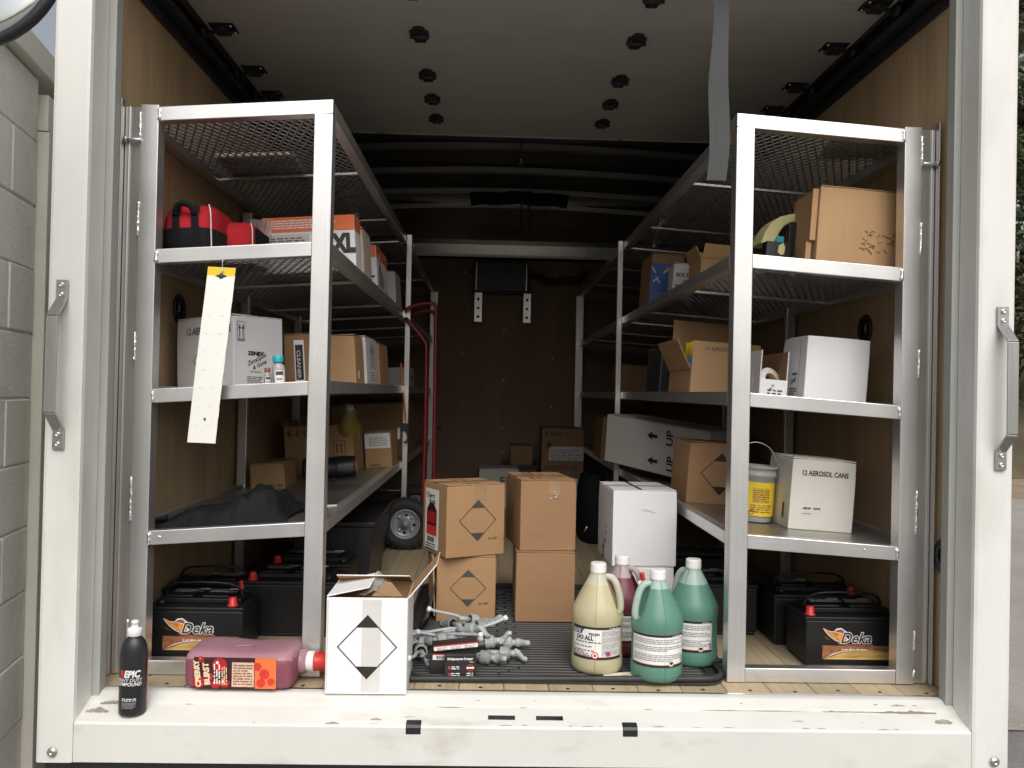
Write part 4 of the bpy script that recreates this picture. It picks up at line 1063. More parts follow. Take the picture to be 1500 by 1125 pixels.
# gallon jugs standing in the open carton
gc, F = open_carton('open brown gallon carton with jug caps showing, on the lower left shelf', (-.960, 1.76, Lz(3, -.96)), .325, .33, .235, 0, TLT, 'kraft2', flaps=(('l', 70, .03),))
letters('4-1 GAL', .05, gc, F['front'], .010, .185, K['inkg'], bold=.0012)
patch(.056, .075, gc, F['front'], .228, .085, K['inkg'], 'arrow_frame'); patch(.050, .069, gc, F['front'], .231, .088, K['kraft2'], 'arrow_field', lift=.0009)
for x in (.246, .266): place(arrow_me(.05, .014, .4, .3), 'arrow', K['ink'], gc, F['front'], x, .10, PI / 2, .0014)
jug('gallon_jug', 'white capped jug at the left inside the open brown gallon carton', (-.870, 1.86, Lz(3, -.87) + .006), 'lemon', .6, 2.0, .86)
jug('gallon_jug', 'white capped jug in the middle inside the open brown gallon carton', (-.735, 1.99, Lz(3, -.735) + .006), 'lemon', .6, 2.0, .86)
jug('gallon_jug', 'yellow jug leaning out over the front of the open gallon carton', (-.700, 1.86, Lz(3, -.70) + .10), 'lemon', .86, 1.2, .80, rot=(math.radians(24), math.radians(8), 0))
t, F = carton('brown carton with a white sheet over its top edge beside the second left post', (-.626, 2.02, Lz(3, -.626)), .135, .24, .178, 0, TLT, 'kraft2', tape=None)
patch(.128, .074, t, F['front'], .002, .098, K['paper'], 'sheet'); fine_print(.09, 6, .008, t, F['front'], .025, .15, K['fineink'], seed=3); letters('FRAGILE', .012, t, F['front'], .03, .01, K['inkg'], bold=.0004)
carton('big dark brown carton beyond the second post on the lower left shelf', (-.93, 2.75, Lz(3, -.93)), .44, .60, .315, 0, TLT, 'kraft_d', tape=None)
# hanging tag
tg = thing('hanging_tag', 'long white strip with a yellow top hanging from a hook on the left rack', 'tag', (-.777, .203, 1.1725), (math.radians(-1), math.radians(1.5), 0))
b = MB(); wt, ht, n = .079, .503, 20; rnd = random.Random(4)
def tq(i): return ht * i / n
for i in range(n):
    e0, e1 = rnd.uniform(-.0008, .0008), rnd.uniform(-.0008, .0008)
    bow = lambda z: -.010 * math.sin(PI * z / ht) - .0
    z0, z1 = -tq(i), -tq(i + 1); mi = 1 if tq(i + 1) <= .048 else 0
    sh = lambda z: -.030 * (-z / ht) ** 1.3
    b.add([(-wt / 2 + sh(z0), bow(-z0), z0), (wt / 2 + sh(z0), bow(-z0), z0), (wt / 2 + sh(z1) + e1, bow(-z1), z1), (-wt / 2 + sh(z1), bow(-z1), z1),
           (-wt / 2 + sh(z0), bow(-z0) + .0008, z0), (wt / 2 + sh(z0), bow(-z0) + .0008, z0), (wt / 2 + sh(z1) + e1, bow(-z1) + .0008, z1), (-wt / 2 + sh(z1), bow(-z1) + .0008, z1)], [(0, 3, 2, 1), (4, 5, 6, 7), (1, 2, 6, 5), (0, 4, 7, 3)], mi)
b.build('strip', [mat('tag_white', (.86, .85, .80), .6, var=.02), K['yellow']], tg, fix=False)
b = MB(); b.poly([(-.017, -.003, 0), (-.012, .001, 0), (-.006, .002, 0), (-.003, .007, 0), (.003, .007, 0), (.006, .002, 0), (.012, .001, 0), (.017, -.003, 0), (.008, -.005, 0), (.003, -.010, 0), (-.003, -.010, 0), (-.008, -.005, 0)])
place(b.mesh('h'), 'hang_hole', K['black'], tg, face_M('front', 0, 0, 0), 0, -.024, lift=.0025)
place(disc_me(.004, sx=.8), 'punch_hole', K['inkg'], tg, face_M('front', 0, 0, 0), .004 - .026, -.435, lift=.0060)
rnd = random.Random(8)
for k in range(7):
    for x in (-.018, .016):
        patch(rnd.uniform(.008, .014), .0012, tg, face_M('front', 0, 0, 0), x - .03 * ((.14 + k * .052) / ht) ** 1.3 - .006, -.14 - k * .052, K['tapew'], 'ruled_mark', lift=.0115)
MB().tube(smooth_path([(.0, -.004, -.026), (.004, -.006, -.010), (-.004, .012, .016), (-.006, .03, .026), (-.004, .045, .022)], 5), .0016, 6).build('hook', K['steel'], tg)

# batteries on the floor
def battery(label, loc, w=.29, d=.17, h=.145, yaw=0, term=(.86,), logo=True, handle=True, terms_back=False, top_print=True):
    t = thing('car_battery', label, 'battery', loc, (0, 0, math.radians(yaw)))
    b = MB(); b.box(.006, w - .006, .006, d - .006, 0, .012); b.box(0, w, 0, d, .012, h); b.build('case', K['batt'], t, bevel=.004)
    b = MB(); b.box(-.002, w + .002, -.002, d + .002, h + .0005, h + .012); b.build('lid', K['batt'], t, bevel=.003)
    b = MB(); b.box(.02, w - .02, .045, d - .02, h + .0125, h + .028); b.box(.04, w * .42, .05, d - .03, h + .0285, h + .036); b.box(w * .52, w - .06, .05, d - .03, h + .0285, h + .036); b.build('vent_cover', K['batt'], t, bevel=.003)
    for q in (.30, .62): MB().box(w * q, w * q + .004, -.003, -.0005, .02, h - .012).build('case_rib', K['batt'], t) if not logo else None
    for u in term:
        M = Matrix.Translation((w * u, .024, h + .012))
        MB().lathe([(.0005, 0), (.0165, 0), (.0165, .004), (.0125, .006), (.0118, .024), (.0105, .0265), (.0005, .027)], 18, M).build('terminal_cap', K['red'], t)
    M = Matrix.Translation((w * (1 - term[0]), .024, h + .012)); MB().lathe([(.013, 0), (.012, .012), (.010, .016), (.0005, .016)], 14, M).build('terminal_cap', K['batt'], t)
    if handle:
        pts = smooth_path([(.03, d * .55, h + .01), (.032, d * .5, h + .045), (w * .22, d * .42, h + .068), (w * .5, d * .38, h + .074), (w * .78, d * .42, h + .068), (w - .032, d * .5, h + .045), (w - .03, d * .55, h + .01)], 6)
        MB().tube(pts, .0062, 8, flat=.6).build('carry_strap', K['blacks'], t)
    if top_print:
        FM = face_M('top', w, d, h + .036)
        for x0, wd in ((.05, w * .33), (w * .55, w * .28)):
            fine_print(wd, 5, .0085, t, FM, x0, d - .045, K['gcard'], seed=int(w * 900), dens=1.3, lift=.001)
            patch(.035, .018, t, FM, x0 + wd - .03, d - .05, K['gcard'], 'label', lift=.0016)
    if logo:
        F = face_M('front', w, d, h); x0 = .052
        # flame swash
        def shape(nm, pts, m, lf): 
            b = MB(); b.poly([(x, y, 0) for x, y in pts]); place(b.mesh(nm), nm, m, t, F, x0, .078, 0, lf)
        shape('flame', [(0, .045), (.020, .036), (.040, .034), (.060, .030), (.078, .014), (.083, .006), (.070, .001), (.052, .001), (.036, .008), (.020, .020), (.008, .033)], K['whiteink'], .0008)
        shape('flame', [(.003, .043), (.022, .0345), (.042, .032), (.060, .027), (.076, .012), (.070, .003), (.052, .003), (.038, .010), (.022, .021), (.010, .033)], K['flame'], .0012)
        shape('flame', [(.034, .034), (.044, .044), (.058, .046), (.072, .036), (.088, .022), (.076, .026), (.066, .034), (.056, .039), (.044, .037)], K['whiteink'], .0010)
        shape('flame', [(.036, .033), (.046, .040), (.058, .042), (.070, .033), (.078, .020), (.068, .024), (.058, .032), (.048, .034)], K['bronze'], .0014)
        shape('flame', [(.014, .034), (.034, .026), (.050, .012), (.060, .006), (.044, .008), (.030, .018)], K['gold'], .0016)
        shape('flame', [(0, .020), (.018, .010), (.026, .006), (.014, .013)], K['gold'], .0012)
        letters('Deka', .046, t, F, x0 + .054, .078, K['whiteink'], shear=.32, bold=.0026, lift=.0020, xs=.98); letters('Deka', .046, t, F, x0 + .054, .078, K['ink'], shear=.32, bold=.0006, lift=.0026, xs=.98)
        shape('red_swash', [(.05, -.001), (.075, -.004), (.158, -.004), (.158, -.008), (.070, -.008), (.045, -.003)], K['bronze'], .0012)
        patch(w - x0 - .012, .043, t, F, x0, .026, K['bronze'], 'scene_strip', lift=.0007)
        b = MB(); b.poly([(0, 0, 0), (w - x0 - .02, 0, 0), (w - x0 - .02, .022, 0), (.13, .031, 0), (.07, .025, 0), (.03, .010, 0)]); place(b.mesh('g'), 'gold_field', K['gold'], t, F, x0 + .004, .0265, 0, .0012)
        b = MB(); b.poly([(0, 0, 0), (.026, .012, 0), (.06, .022, 0), (.10, .025, 0), (.06, .0245, 0), (.024, .0145, 0)]); place(b.mesh('g'), 'white_swash', K['whiteink'], t, F, x0 + .008, .030, 0, .0018)
        fine_print(.08, 1, .006, t, F, x0 + .06, .056, K['whiteink'], lift=.0020, seed=3)
    return t
battery('black battery with an orange flame logo behind the cherry jug, nearest on the left floor', (-1.035, .372, .001), w=.292, term=(.87,))
battery('black battery with red terminal cap directly behind the logo battery on the left floor', (-1.075, .600, .001), w=.285, term=(.90,), logo=False)
battery('tall black battery behind the left front post, red cap at its left end', (-.812, .610, .001), w=.302, h=.172, term=(.08,), logo=False, handle=False)
battery('black battery one row behind the tall battery on the left floor', (-.80, .860, .001), w=.30, h=.178, term=(.10,), logo=False, handle=False)
def tote(label, loc, w, d, h, yaw=0):
    t = thing('storage_tote', label, 'tote', loc, (0, 0, math.radians(yaw)))
    b = MB(); b.prism([(.02, 0, 0), (w - .02, 0, 0), (w, 0, h - .02), (0, 0, h - .02)], (0, d, 0)); b.build('tub', K['blacks'], t, bevel=.006)
    MB().box(-.010, w + .010, -.010, d + .010, h - .0195, h).build('lid', K['blacks'], t, bevel=.004)
    for x in (.2, .5, .8): MB().box(w * x - .006, w * x + .006, -.006, .002, .03, h - .022).build('rib', K['blacks'], t, bevel=.002)
    return t
tote('black lidded tote under the left rack, behind the open white carton', (-.80, 1.22, .001), .33, .45, .29)
tote('black lidded tote under the left rack beside the hand truck wheel', (-.93, 1.80, .001), .42, .40, .25)
battery('black battery with an orange flame logo under the right rack, beside the right front post', (.990, .368, .001), w=.300, term=(.07,))
battery('unmarked black battery directly behind the logo battery on the right floor', (.968, .590, .001), w=.30, h=.158, term=(.9,), logo=False)
battery('unmarked black battery just inside the right front post', (.715, .700, .001), w=.23, h=.165, term=(.12,), logo=False, handle=False)
battery('black battery farthest in under the right rack, seen beside the green jugs', (.72, 1.02, .001), w=.27, h=.19, term=(.9,), logo=False, handle=False)

# ================================================================== GOODS: FLOOR IN THE MIDDLE
# ribbed black bed mat with rounded corners and a raised rim
mt = thing('rubber_mat', 'black ribbed rubber bed mat with curled rim on the plank floor', 'mat')
def rrect(x0, x1, y0, y1, r, n=6):
    out = []
    for cx, cy, a0 in ((x1 - r, y0 + r, -PI / 2), (x1 - r, y1 - r, 0), (x0 + r, y1 - r, PI / 2), (x0 + r, y0 + r, PI)):
        for k in range(n + 1):
            a = a0 + PI / 2 * k / n; out.append((cx + r * math.cos(a), cy + r * math.sin(a)))
    return out
MX0, MX1, MY0, MY1 = -.275, .700, .192, 1.36
loop = rrect(MX0, MX1, MY0, MY1, .07)
MB().prism([(x, y, .003) for x, y in loop], (0, 0, .006)).build('sheet', K['rubber'], mt)
b = MB(); b.tube([(x, y, .0105 + (.010 if x > .55 and y < .5 else 0)) for x, y in rrect(MX0 + .004, MX1 - .004, MY0 + .004, MY1 - .004, .068, 8)], .0085, 8, closed=True)
b.tube([(x, y, .010) for x, y in rrect(MX0 + .04, MX1 - .04, MY0 + .038, MY1 - .04, .06, 8)], .004, 6, closed=True); b.build('rim', K['rubber'], mt)
b = MB(); n = 44
for i in range(n):
    y = MY0 + .055 + (MY1 - MY0 - .11) * i / n
    for (xa, xc) in ((MX0 + .055, .035 + .03 * (i % 3)), (.043 + .03 * (i % 3), .36 + .04 * (i % 2)), (.368 + .04 * (i % 2), MX1 - .055)):
        b.prism([(xa, y, .0085), (xa, y + .012, .0085), (xa, y + .010, .0125), (xa, y + .002, .0125)], (xc - xa, 0, 0))
b.build('rib', K['rubber'], mt)
b = MB(); n = 10     # corner of the mat that stands up beside the lower diamond carton
vs = []
for i in range(n + 1):
    t_ = i / n
    for (dx, dz_) in ((-.030, .0), (.0, .09), (.030, .17 - .10 * abs(t_ - .5))):
        vs.append((-.215 + dx * .5 + .018 * math.sin(t_ * 3), .66 + .30 * t_, .010 + dz_ * (math.sin(PI * min(1, t_ * .9 + .1)) ** .7)))
fs = [(i * 3 + k, i * 3 + k + 1, (i + 1) * 3 + k + 1, (i + 1) * 3 + k) for i in range(n) for k in range(2)]
b.add(vs, fs, 0, True); o = b.build('curled_edge', K['rubber'], mt, fix=False); md = o.modifiers.new('thick', 'SOLIDIFY'); md.thickness = .006

ZM = .0132
def stamp(t, F, x, y, s): letters('U.S. APV', s, t, F, x, y, K['inkg'], bold=.0002)
def side_ad(t, F, d, h):
    f = F['left']; x = d * .12; w = d * .58
    patch(w, h * .86, t, f, x, h * .06, K['paper'], 'label')
    letters('Cherry', .026, t, f, x + .010, h * .79, bold=.0008, xs=.95); letters('Burst', .024, t, f, x + .035, h * .71, bold=.0008)
    bt = MB(); bt.poly([(x_, y_, 0) for x_, y_ in ((0, 0), (w * .72, 0), (w * .72, h * .36), (w * .5, h * .46), (w * .22, h * .46), (0, h * .36))])
    place(bt.mesh('b'), 'printed_bottle', K['cherryl'], t, f, x + w * .14, h * .26, 0, .0014)
    patch(w * .72, h * .14, t, f, x + w * .14, h * .26, K['redink'], 'printed_band', lift=.0018); patch(w * .6, h * .17, t, f, x + w * .2, h * .43, K['cherry'], 'printed_band', lift=.0018)
    barcode(w * .5, h * .07, t, f, x + w * .2, h * .16, lift=.0016); fine_print(w * .7, 3, .009, t, f, x + w * .1, h * .12, K['inkg'], lift=.0016, seed=9)
aL, F = carton('lower brown carton with a black diamond mark, under the turned diamond carton', (-.180, .775, ZM), .212, .22, .226, 6, 0, 'kraft')
diamond(.066, aL, F['front'], .112, .118, K['inkg']); stamp(aL, F['front'], .150, .060, .010)
MB().box(-.006, -.001, .004, .21, .02, .225).build('torn_flap', K['kraft2'], aL, rot=(0, -.04, .05))
aU, F = carton('turned brown carton with a black diamond and a red bottle label on its side', (-.1465, .728, .2455), .232, .205, .252, 28, 0, 'kraft')
diamond(.074, aU, F['front'], .122, .128, K['inkg']); stamp(aU, F['front'], .165, .058, .010); side_ad(aU, F, .205, .252)
patch(.050, .055, aU, F['front'], .105, .196, K['tape'], 'tape_end', lift=.0004)
bL, F = carton('lower plain brown carton in the middle stack', (.102, .785, ZM), .212, .25, .246, 1, 0, 'kraft_m')
bU, F = carton('upper plain brown carton in the middle stack', (.114, .792, .2645), .206, .29, .251, 9, 0, 'kraft_m')
patch(.045, .05, bU, F['front'], .100, .200, K['tape'], 'tape_end', lift=.0004)
b = MB(); rnd = random.Random(6)
for _ in range(7):
    x, y = rnd.uniform(-.02, .02), rnd.uniform(-.014, .014); a = rnd.uniform(0, 3)
    b.tube([(x, y, 0), (x + .008 * math.cos(a), y + .008 * math.sin(a), .001), (x + .014 * math.cos(a + .6), y + .012 * math.sin(a + .6), 0)], .0011, 5)
place(b.mesh('w'), 'tape_wrinkle', K['tapew'], bU, F['front'], .125, .195, 0, .0012)
for x in (.05, .075, .12):
    MB().box(x, x + .010, .02, .27, .2568, .2572).build('tape_streak', K['bronze'] if x < .1 else K['kraft_d'], bU)
for x in (.09, .125): MB().box(x, x + .018, .01, .195, .2578, .2582).build('tape_streak', K['kraft_d'], aU)
cL, F = carton('lower white carton half hidden behind the gallon jugs', (.452, .805, ZM), .225, .26, .196, 2, 0, 'wcard', tape='tapew')
cU, F = carton('upper plain white carton standing behind the gallon jugs', (.448, .80, .2145), .235, .285, .270, 3, 0, 'wcard', tape='tapew')
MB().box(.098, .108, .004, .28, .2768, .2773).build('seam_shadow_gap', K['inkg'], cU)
letters('1 x 4', .034, cU, F['left'], .16, .135, rot=-PI / 2, bold=.0006); letters('gal', .030, cU, F['left'], .13, .078, rot=-PI / 2, bold=.0004, shear=.2)
fine_print(.05, 3, .012, cU, F['left'], .13, .05, K['inkg'], rot=-PI / 2, seed=8)
b = MB(); rnd = random.Random(9)
for _ in range(6):
    x, y = rnd.uniform(-.018, .018), rnd.uniform(-.006, .006); b.tube([(x, y, 0), (x + .012, y - .004, .001), (x + .018, y - .004, 0)], .0009, 5)
place(b.mesh('w'), 'tape_wrinkle', K['whiteplas'], cU, F['front'], .122, .205, 0, .0012)
# opened white carton at the sill
ow, F = open_carton('open white carton with a black diamond standing on the sill', (-.4355, .092, .0022), .2205, .195, .262, .6, 0, 'wcard', 'kraft2', flaps=(('l', 168, .118), ('b', 158, .09), ('r', 51, .118)))
diamond(.088, ow, F['front'], .112, .128, K['ink'], hx=.082)
patch(.052, .25, ow, F['front'], .097, .006, K['tapew'], 'tape', lift=.0004)
patch(.003, .250, ow, F['front'], .0025, .004, K['gcard'], 'edge_crease', lift=.0005)
b = MB(); rnd = random.Random(14); n = 7
vs = [(.085 + .075 * i / n + rnd.uniform(-.005, .005), .02 + .14 * j / n + rnd.uniform(-.006, .006), .262 + .034 * math.sin(PI * i / n) * (.3 + .7 * j / n) + rnd.uniform(-.006, .008)) for j in range(n + 1) for i in range(n + 1)]
b.add(vs, [(j * (n + 1) + i, j * (n + 1) + i + 1, (j + 1) * (n + 1) + i + 1, (j + 1) * (n + 1) + i) for j in range(n) for i in range(n)]); b.build('loose_tape', K['clear'], ow, fix=False)
b = MB(); P = [(.12, .012, .264), (.205, .012, .264), (.168, .07, .288), (.150, .075, .290)]
b.add([Vector(p) for p in P], [(0, 1, 2, 3)]); b.build('loose_tape', K['tape'], ow, fix=False)

# four gallon jugs
jy = jug('gallon_jug', 'straw yellow gallon jug with a DO ALL label', (.333, .305, ZM), 'yellow', .90, -.20, 1.0)
jug_label(jy, 0, -1.15 - .10, .98, 'front')
jg = jug('gallon_jug', 'green gallon jug in front, handle on its left side', (.500, .243, ZM), 'green', .93, PI + .15, .985)
jug_label(jg, 0, -1.30, 1.12, 'back')
jg2 = jug('gallon_jug', 'green gallon jug behind, close to the right rack post', (.640, .385, ZM), 'green', .86, 2.3, 1.0)
jug_label(jg2, 0, -1.1, .62, 'back')
jr = jug('gallon_jug', 'dark pink gallon jug at the back of the four', (.432, .475, ZM), 'red', .88, -.35, .965)
jug_label(jr, 0, -.9, .9, 'side')
letters('CAR', .014, jr, None, .070, .112, bold=.0008, lift=.0016, bend=(.0745, -.55, 1)); letters('WASH', .012, jr, None, .078, .098, bold=.0008, lift=.0016, bend=(.0745, -.55, 1))
ht = thing('price_tag', 'small white barcode tag with a red clip at the pink jug handle', 'tag', (.492, .425, .195), (0, math.radians(-14), math.radians(18)))
MB().box(-.007, .007, 0, .001, 0, .055).build('card', K['paper'], ht); barcode(.010, .022, ht, face_M('front', 0, 0, 0), -.005, .012)
MB().box(.012, .024, .004, .016, .035, .075).build('clip', K['red'], ht, bevel=.003)
sp = thing('paper_slip', 'cream printed slip lying under the front green jug', 'paper', (.352, .196, ZM + .0012), (0, 0, .22))
MB().box(0, .10, 0, .05, 0, .0008).build('sheet', mat('cream_paper', (.74, .70, .54), .6, var=.03), sp)
for i in range(4): patch(.018, .018, sp, face_M('top', 0, 0, .0012), .012 + i * .020, .008, K['peach'] if i % 2 else K['fineink'], 'print', lift=.0004)
patch(.010, .008, sp, face_M('top', 0, 0, .0012), .001, .001, K['redink'], 'red_mark', lift=.0006)
hk = thing('ring_handle', 'black ring ended plastic handle lying between the green jug and the right post', 'handle', (.718, .36, .001))
b = MB(); b.tube([(.0 + .022 * math.cos(a), .022 * math.sin(a), .012) for a in [2 * PI * k / 18 for k in range(18)]], .009, 8, closed=True); b.build('ring', K['black'], hk)
MB().tube(smooth_path([(-.004, .022, .014), (.0, .09, .030), (.012, .18, .036), (.030, .27, .012)], 5), .0115, 8, flat=.6).build('bar', K['black'], hk)

# cherry jug lying on its side
cj = thing('cherry_jug', 'rectangular pink jug lying on its side with a cherry label and red cap', 'jug', (-.824, .100, .002), (0, 0, math.radians(-1)))
def sup(y, z, p): return (abs(y) ** p + abs(z) ** p) ** (-1 / p)
b = MB(); seg = 32; stations = [(0, .70), (.006, .90), (.02, .985), (.06, 1.0), (.12, .99), (.17, .975), (.22, .985), (.268, 1.0), (.285, .96), (.294, .80), (.297, .55)]
for (x, s_) in stations:
    for k in range(seg):
        a = 2 * PI * k / seg; cy, cz = math.cos(a), math.sin(a); r = sup(cy, cz, 5)
        hy, hz = .092 * s_, .0525 * s_
        zz = .0525 + hz * r * cz
        if cz > .5 and .08 < x < .25: zz -= .006 * math.sin(PI * (x - .08) / .17)
        b.v.append((x + (.010 * (cy) if x < .03 else 0) * 0, .093 + hy * r * cy, zz))
for i in range(len(stations) - 1):
    for k in range(seg):
        b.f.append((i * seg + k, i * seg + (k + 1) % seg, (i + 1) * seg + (k + 1) % seg, (i + 1) * seg + k)); b.sm.append(True)
        zmid = (b.v[i * seg + k][2] + b.v[(i + 1) * seg + k][2]) / 2; b.mi.append(0 if zmid < .087 else 1)
b.f.append(tuple(range(seg - 1, -1, -1))); b.mi.append(0); b.sm.append(False); m_ = (len(stations) - 1) * seg; b.f.append(tuple(m_ + k for k in range(seg))); b.mi.append(0); b.sm.append(False)
b.build('body', list(LIQ['cherry']), cj)
MB().tube([(.10, .085, .1005), (.135, .080, .1015), (.17, .084, .1005)], .004, 8, flat=.5).build('moulded_ridge', LIQ['cherry'][1], cj)
MX = Matrix.Translation((.296, .100, .055)) @ Matrix.Rotation(PI / 2, 4, 'Y')
MB().lathe([(.033, 0), (.033, .018), (.026, .020), (.024, .030)], 24, MX, cap=False).build('neck', LIQ['cherry'][1], cj)
MB().lathe([(.0265, .020), (.0285, .022), (.0285, .040), (.026, .042)], 28, MX).build('collar', K['whiteplas'], cj)
MB().lathe([(.0275, .0425), (.0262, .046), (.0240, .082), (.021, .085), (.0005, .085)], 24, MX).build('cap', K['red'], cj)
Fm = face_M('front', 0, 0, 0)
lw, lh = .224, .083
patch(lw, lh, cj, Fm, .032, .0105, K['cherryl'], 'label', lift=.0006)
rnd = random.Random(21)
for (x, y, r) in ((.014, .016, .016), (.070, .062, .020), (.06, .010, .012), (.085, .014, .013), (.020, .078, .008), (.045, .030, .010)):
    place(disc_me(r), 'printed_cherry', K['cherry'], cj, Fm, .032 + x, .0105 + min(max(y, r * .75), lh - r * .75), 0, .0012 + rnd.uniform(0, .0006)); place(disc_me(r * .2), 'printed_glint', K['whiteink'], cj, Fm, .032 + x - r * .3, .0105 + min(max(y, r * .75), lh - r * .75) + r * .35, 0, .0022)
letters('CHERRY', .0195, cj, Fm, .0535, .014, K['tanink'], rot=PI / 2 + .12, bold=.0012, lift=.0026, xs=.98); letters('BURST', .0205, cj, Fm, .078, .020, K['tanink'], rot=PI / 2 + .12, bold=.0012, lift=.0026)
fine_print(.055, 3, .0065, cj, Fm, .092, .022, K['whiteink'], rot=PI / 2 + .04, lift=.0026, seed=4); fine_print(.050, 3, .0055, cj, Fm, .112, .020, K['tanink'], rot=PI / 2 + .02, lift=.0026, seed=5)
patch(.060, .066, cj, Fm, .136, .015, K['peach'], 'info_panel', lift=.0018); fine_print(.052, 8, .0072, cj, Fm, .140, .071, K['bronze'], lift=.0024, seed=7, dens=1.2)
patch(.058, lh, cj, Fm, .198, .0105, K['orange'], 'red_panel', lift=.0014)
for (x, y, r) in ((.205, .07, .011), (.224, .05, .014), (.215, .026, .012), (.242, .03, .010)): place(disc_me(r), 'printed_cherry', K['redink'], cj, Fm, x, y, 0, .0020)
# black squeeze bottle on the sill
ep = thing('squeeze_bottle', 'black squeeze bottle with a white push pull cap standing on the sill', 'bottle', (-.928, .036, -.0335), (math.radians(1.5), math.radians(.8), .15))
b = MB(); prof = [(.0005, .002), (.92, .0), (.99, .004), (1, .012), (1, .150), (.985, .162), (.93, .176), (.82, .188), (.66, .197), (.46, .203), (.36, .205), (.36, .209)]
n = 32
for (r, z) in prof:
    for k in range(n): a = 2 * PI * k / n; e = 1.0 if z < .17 else 1 + .0 * z; b.v.append((.0345 * r * math.cos(a), .028 * r * math.sin(a) if r > .4 else .0345 * r * math.sin(a) * .95, z))
for i in range(len(prof) - 1):
    for k in range(n): b.f.append((i * n + k, i * n + (k + 1) % n, (i + 1) * n + (k + 1) % n, (i + 1) * n + k)); b.mi.append(0); b.sm.append(True)
b.build('body', K['blacks'], ep, fix=False)
MB().lathe([(.0175, .206), (.0185, .207), (.0185, .224), (.0172, .226), (.0095, .227), (.0088, .238), (.0100, .2385), (.0100, .243), (.0060, .246), (.0005, .246)], 24).build('cap', K['whiteplas'], ep)
B = (.0345, -.62, .028 / .0345)
letters('EPIC', .0245, ep, None, .004, .104, K['whiteink'], shear=.2, bold=.0011, lift=.0010, bend=B, xs=.82)
patch(.009, .017, ep, None, -.007, .1045, K['redink'], 'red_mark', lift=.0008, bend=B)
letters('HEAVY DUTY', .0125, ep, None, -.020, .092, K['whiteink'], shear=.2, bold=.0001, lift=.0010, bend=B, xs=.92); letters('COMPOUND', .0125, ep, None, -.019, .0815, K['whiteink'], shear=.2, bold=.0003, lift=.0010, bend=B, xs=.92)
fine_print(.036, 2, .0045, ep, None, .0, .046, K['whiteink'], lift=.0010, bend=B, seed=3); fine_print(.036, 5, .0034, ep, None, .0, .036, K['fineink'], lift=.0010, bend=B, seed=4, dens=1.5)
MB().box(.0335, .0348, -.002, .002, .03, .15).build('side_print', K['redink'], ep)

# pump dispensers in a tangled pile
def pump(label, loc, rx, ry, rz, L=.27, bend_=.02, group='grey jug pumps in the tangled pile', spout=.075):
    t = thing('jug_pump', label, 'pump', loc, (rx, ry, rz), group)
    # local +x: from the collar toward the plunger head; the dip tube leaves along -x
    M = Matrix.Rotation(PI / 2, 4, 'Y'); n = 28; cb_ = MB()
    for (r, z) in ((.017, 0), (.0195, .001), (.0195, .026), (.016, .030), (.011, .031), (.011, .036)):
        for k in range(n): rr = r * (1 + (.03 if k % 2 and .0005 < z < .027 else 0)); a = 2 * PI * k / n; cb_.v.append(tuple(M @ Vector((rr * math.cos(a), rr * math.sin(a), z))))
    for i in range(5):
        for k in range(n): cb_.f.append((i * n + k, i * n + (k + 1) % n, (i + 1) * n + (k + 1) % n, (i + 1) * n + k)); cb_.mi.append(0); cb_.sm.append(False)
    cb_.f.append(tuple(range(n - 1, -1, -1))); cb_.mi.append(0); cb_.sm.append(False)
    cl_ = cb_.build('collar', K['greyplas'], t)
    MB().lathe([(.0148, -.0006), (.0005, -.0006)], 18, M).build('painted_hollow', K['black'], cl_)  # black disc painted for the shade inside the collar's open end
    h = MB(); h.tube([(.034, 0, 0), (.046, 0, 0)], [.0105, .010], 12)
    h.tube(smooth_path([(.044, 0, -.004), (.054, 0, 0), (.064, 0, .010), (.076, 0, .016 + spout * .1), (.084, 0, .014 + spout * .1)], 4), [.013, .014, .0145, .0145, .014, .0135, .012, .011, .0105, .010, .0095, .009, .0085, .0085, .0085, .0085, .0085], 12, flat=.75)
    h.build('head', K['greyplas'], t)
    MB().lathe([(.0085, -.04), (.0085, 0)], 12, M).build('valve', K['greyplas'], t)
    P = smooth_path([(-.03, 0, 0), (-L * .4, bend_ * .6, .004), (-L * .75, bend_, 0), (-L, bend_ * 1.6, -.004)], 5)
    MB().tube(P, .0052, 8).build('dip_tube', K['tube'], t)
    e = P[-1]; MB().lathe([(.0055, -.010), (.0085, -.004), (.0085, .004), (.0005, .0045)], 14, Matrix.Translation(e) @ (P[-1] - P[-2]).to_track_quat('Z', 'Y').to_matrix().to_4x4()).build('foot', K['whiteplas'], t)
    return t
pl = 'grey jug pump caught in the left half of the tangled pump pile'
PLAB = {0: 'grey jug pump reaching farthest right and back from the tangled pile', 1: 'grey jug pump at the right end of the pile, in front of the farthest one', 2: 'grey jug pump with its cap near the middle of the tangled pile', 3: 'grey jug pump lying lowest in front, close behind the scraper packs'}
R_ = math.radians
for k, (x, y, z, rx, ry, rz, L, bd_) in enumerate((
    (.052, .470, .034, 1.3, .03, .10, .27, .018), (.044, .365, .034, 2.0, -.02, -.14, .26, -.022), (-.002, .415, .050, .4, -.16, -.03, .27, .03),
    (-.015, .325, .034, 1.2, .0, -.26, .24, -.03), (-.030, .52, .070, .6, -.10, .42, .24, .02), (-.085, .63, .036, -.8, .05, 1.1, .20, .02),
    (-.110, .56, .066, 2.4, .16, 2.3, .18, -.03), (-.175, .47, .050, .3, .15, 2.8, .19, .03), (-.125, .42, .060, 1.9, .10, 3.4, .20, .02),
    (-.06, .45, .080, 2.8, -.22, -.55, .22, .02), (-.215, .40, .036, 1.5, 0, 2.0, .20, -.04))):
    pump(PLAB.get(k, pl), (x, y, z), rx, ry, rz, L, bd_)
t = pump('grey jug pump on top of the pile, its tube ending in a white upright button', (-.055, .545, .085), 1.0, .25, .5, .15, .01, None)
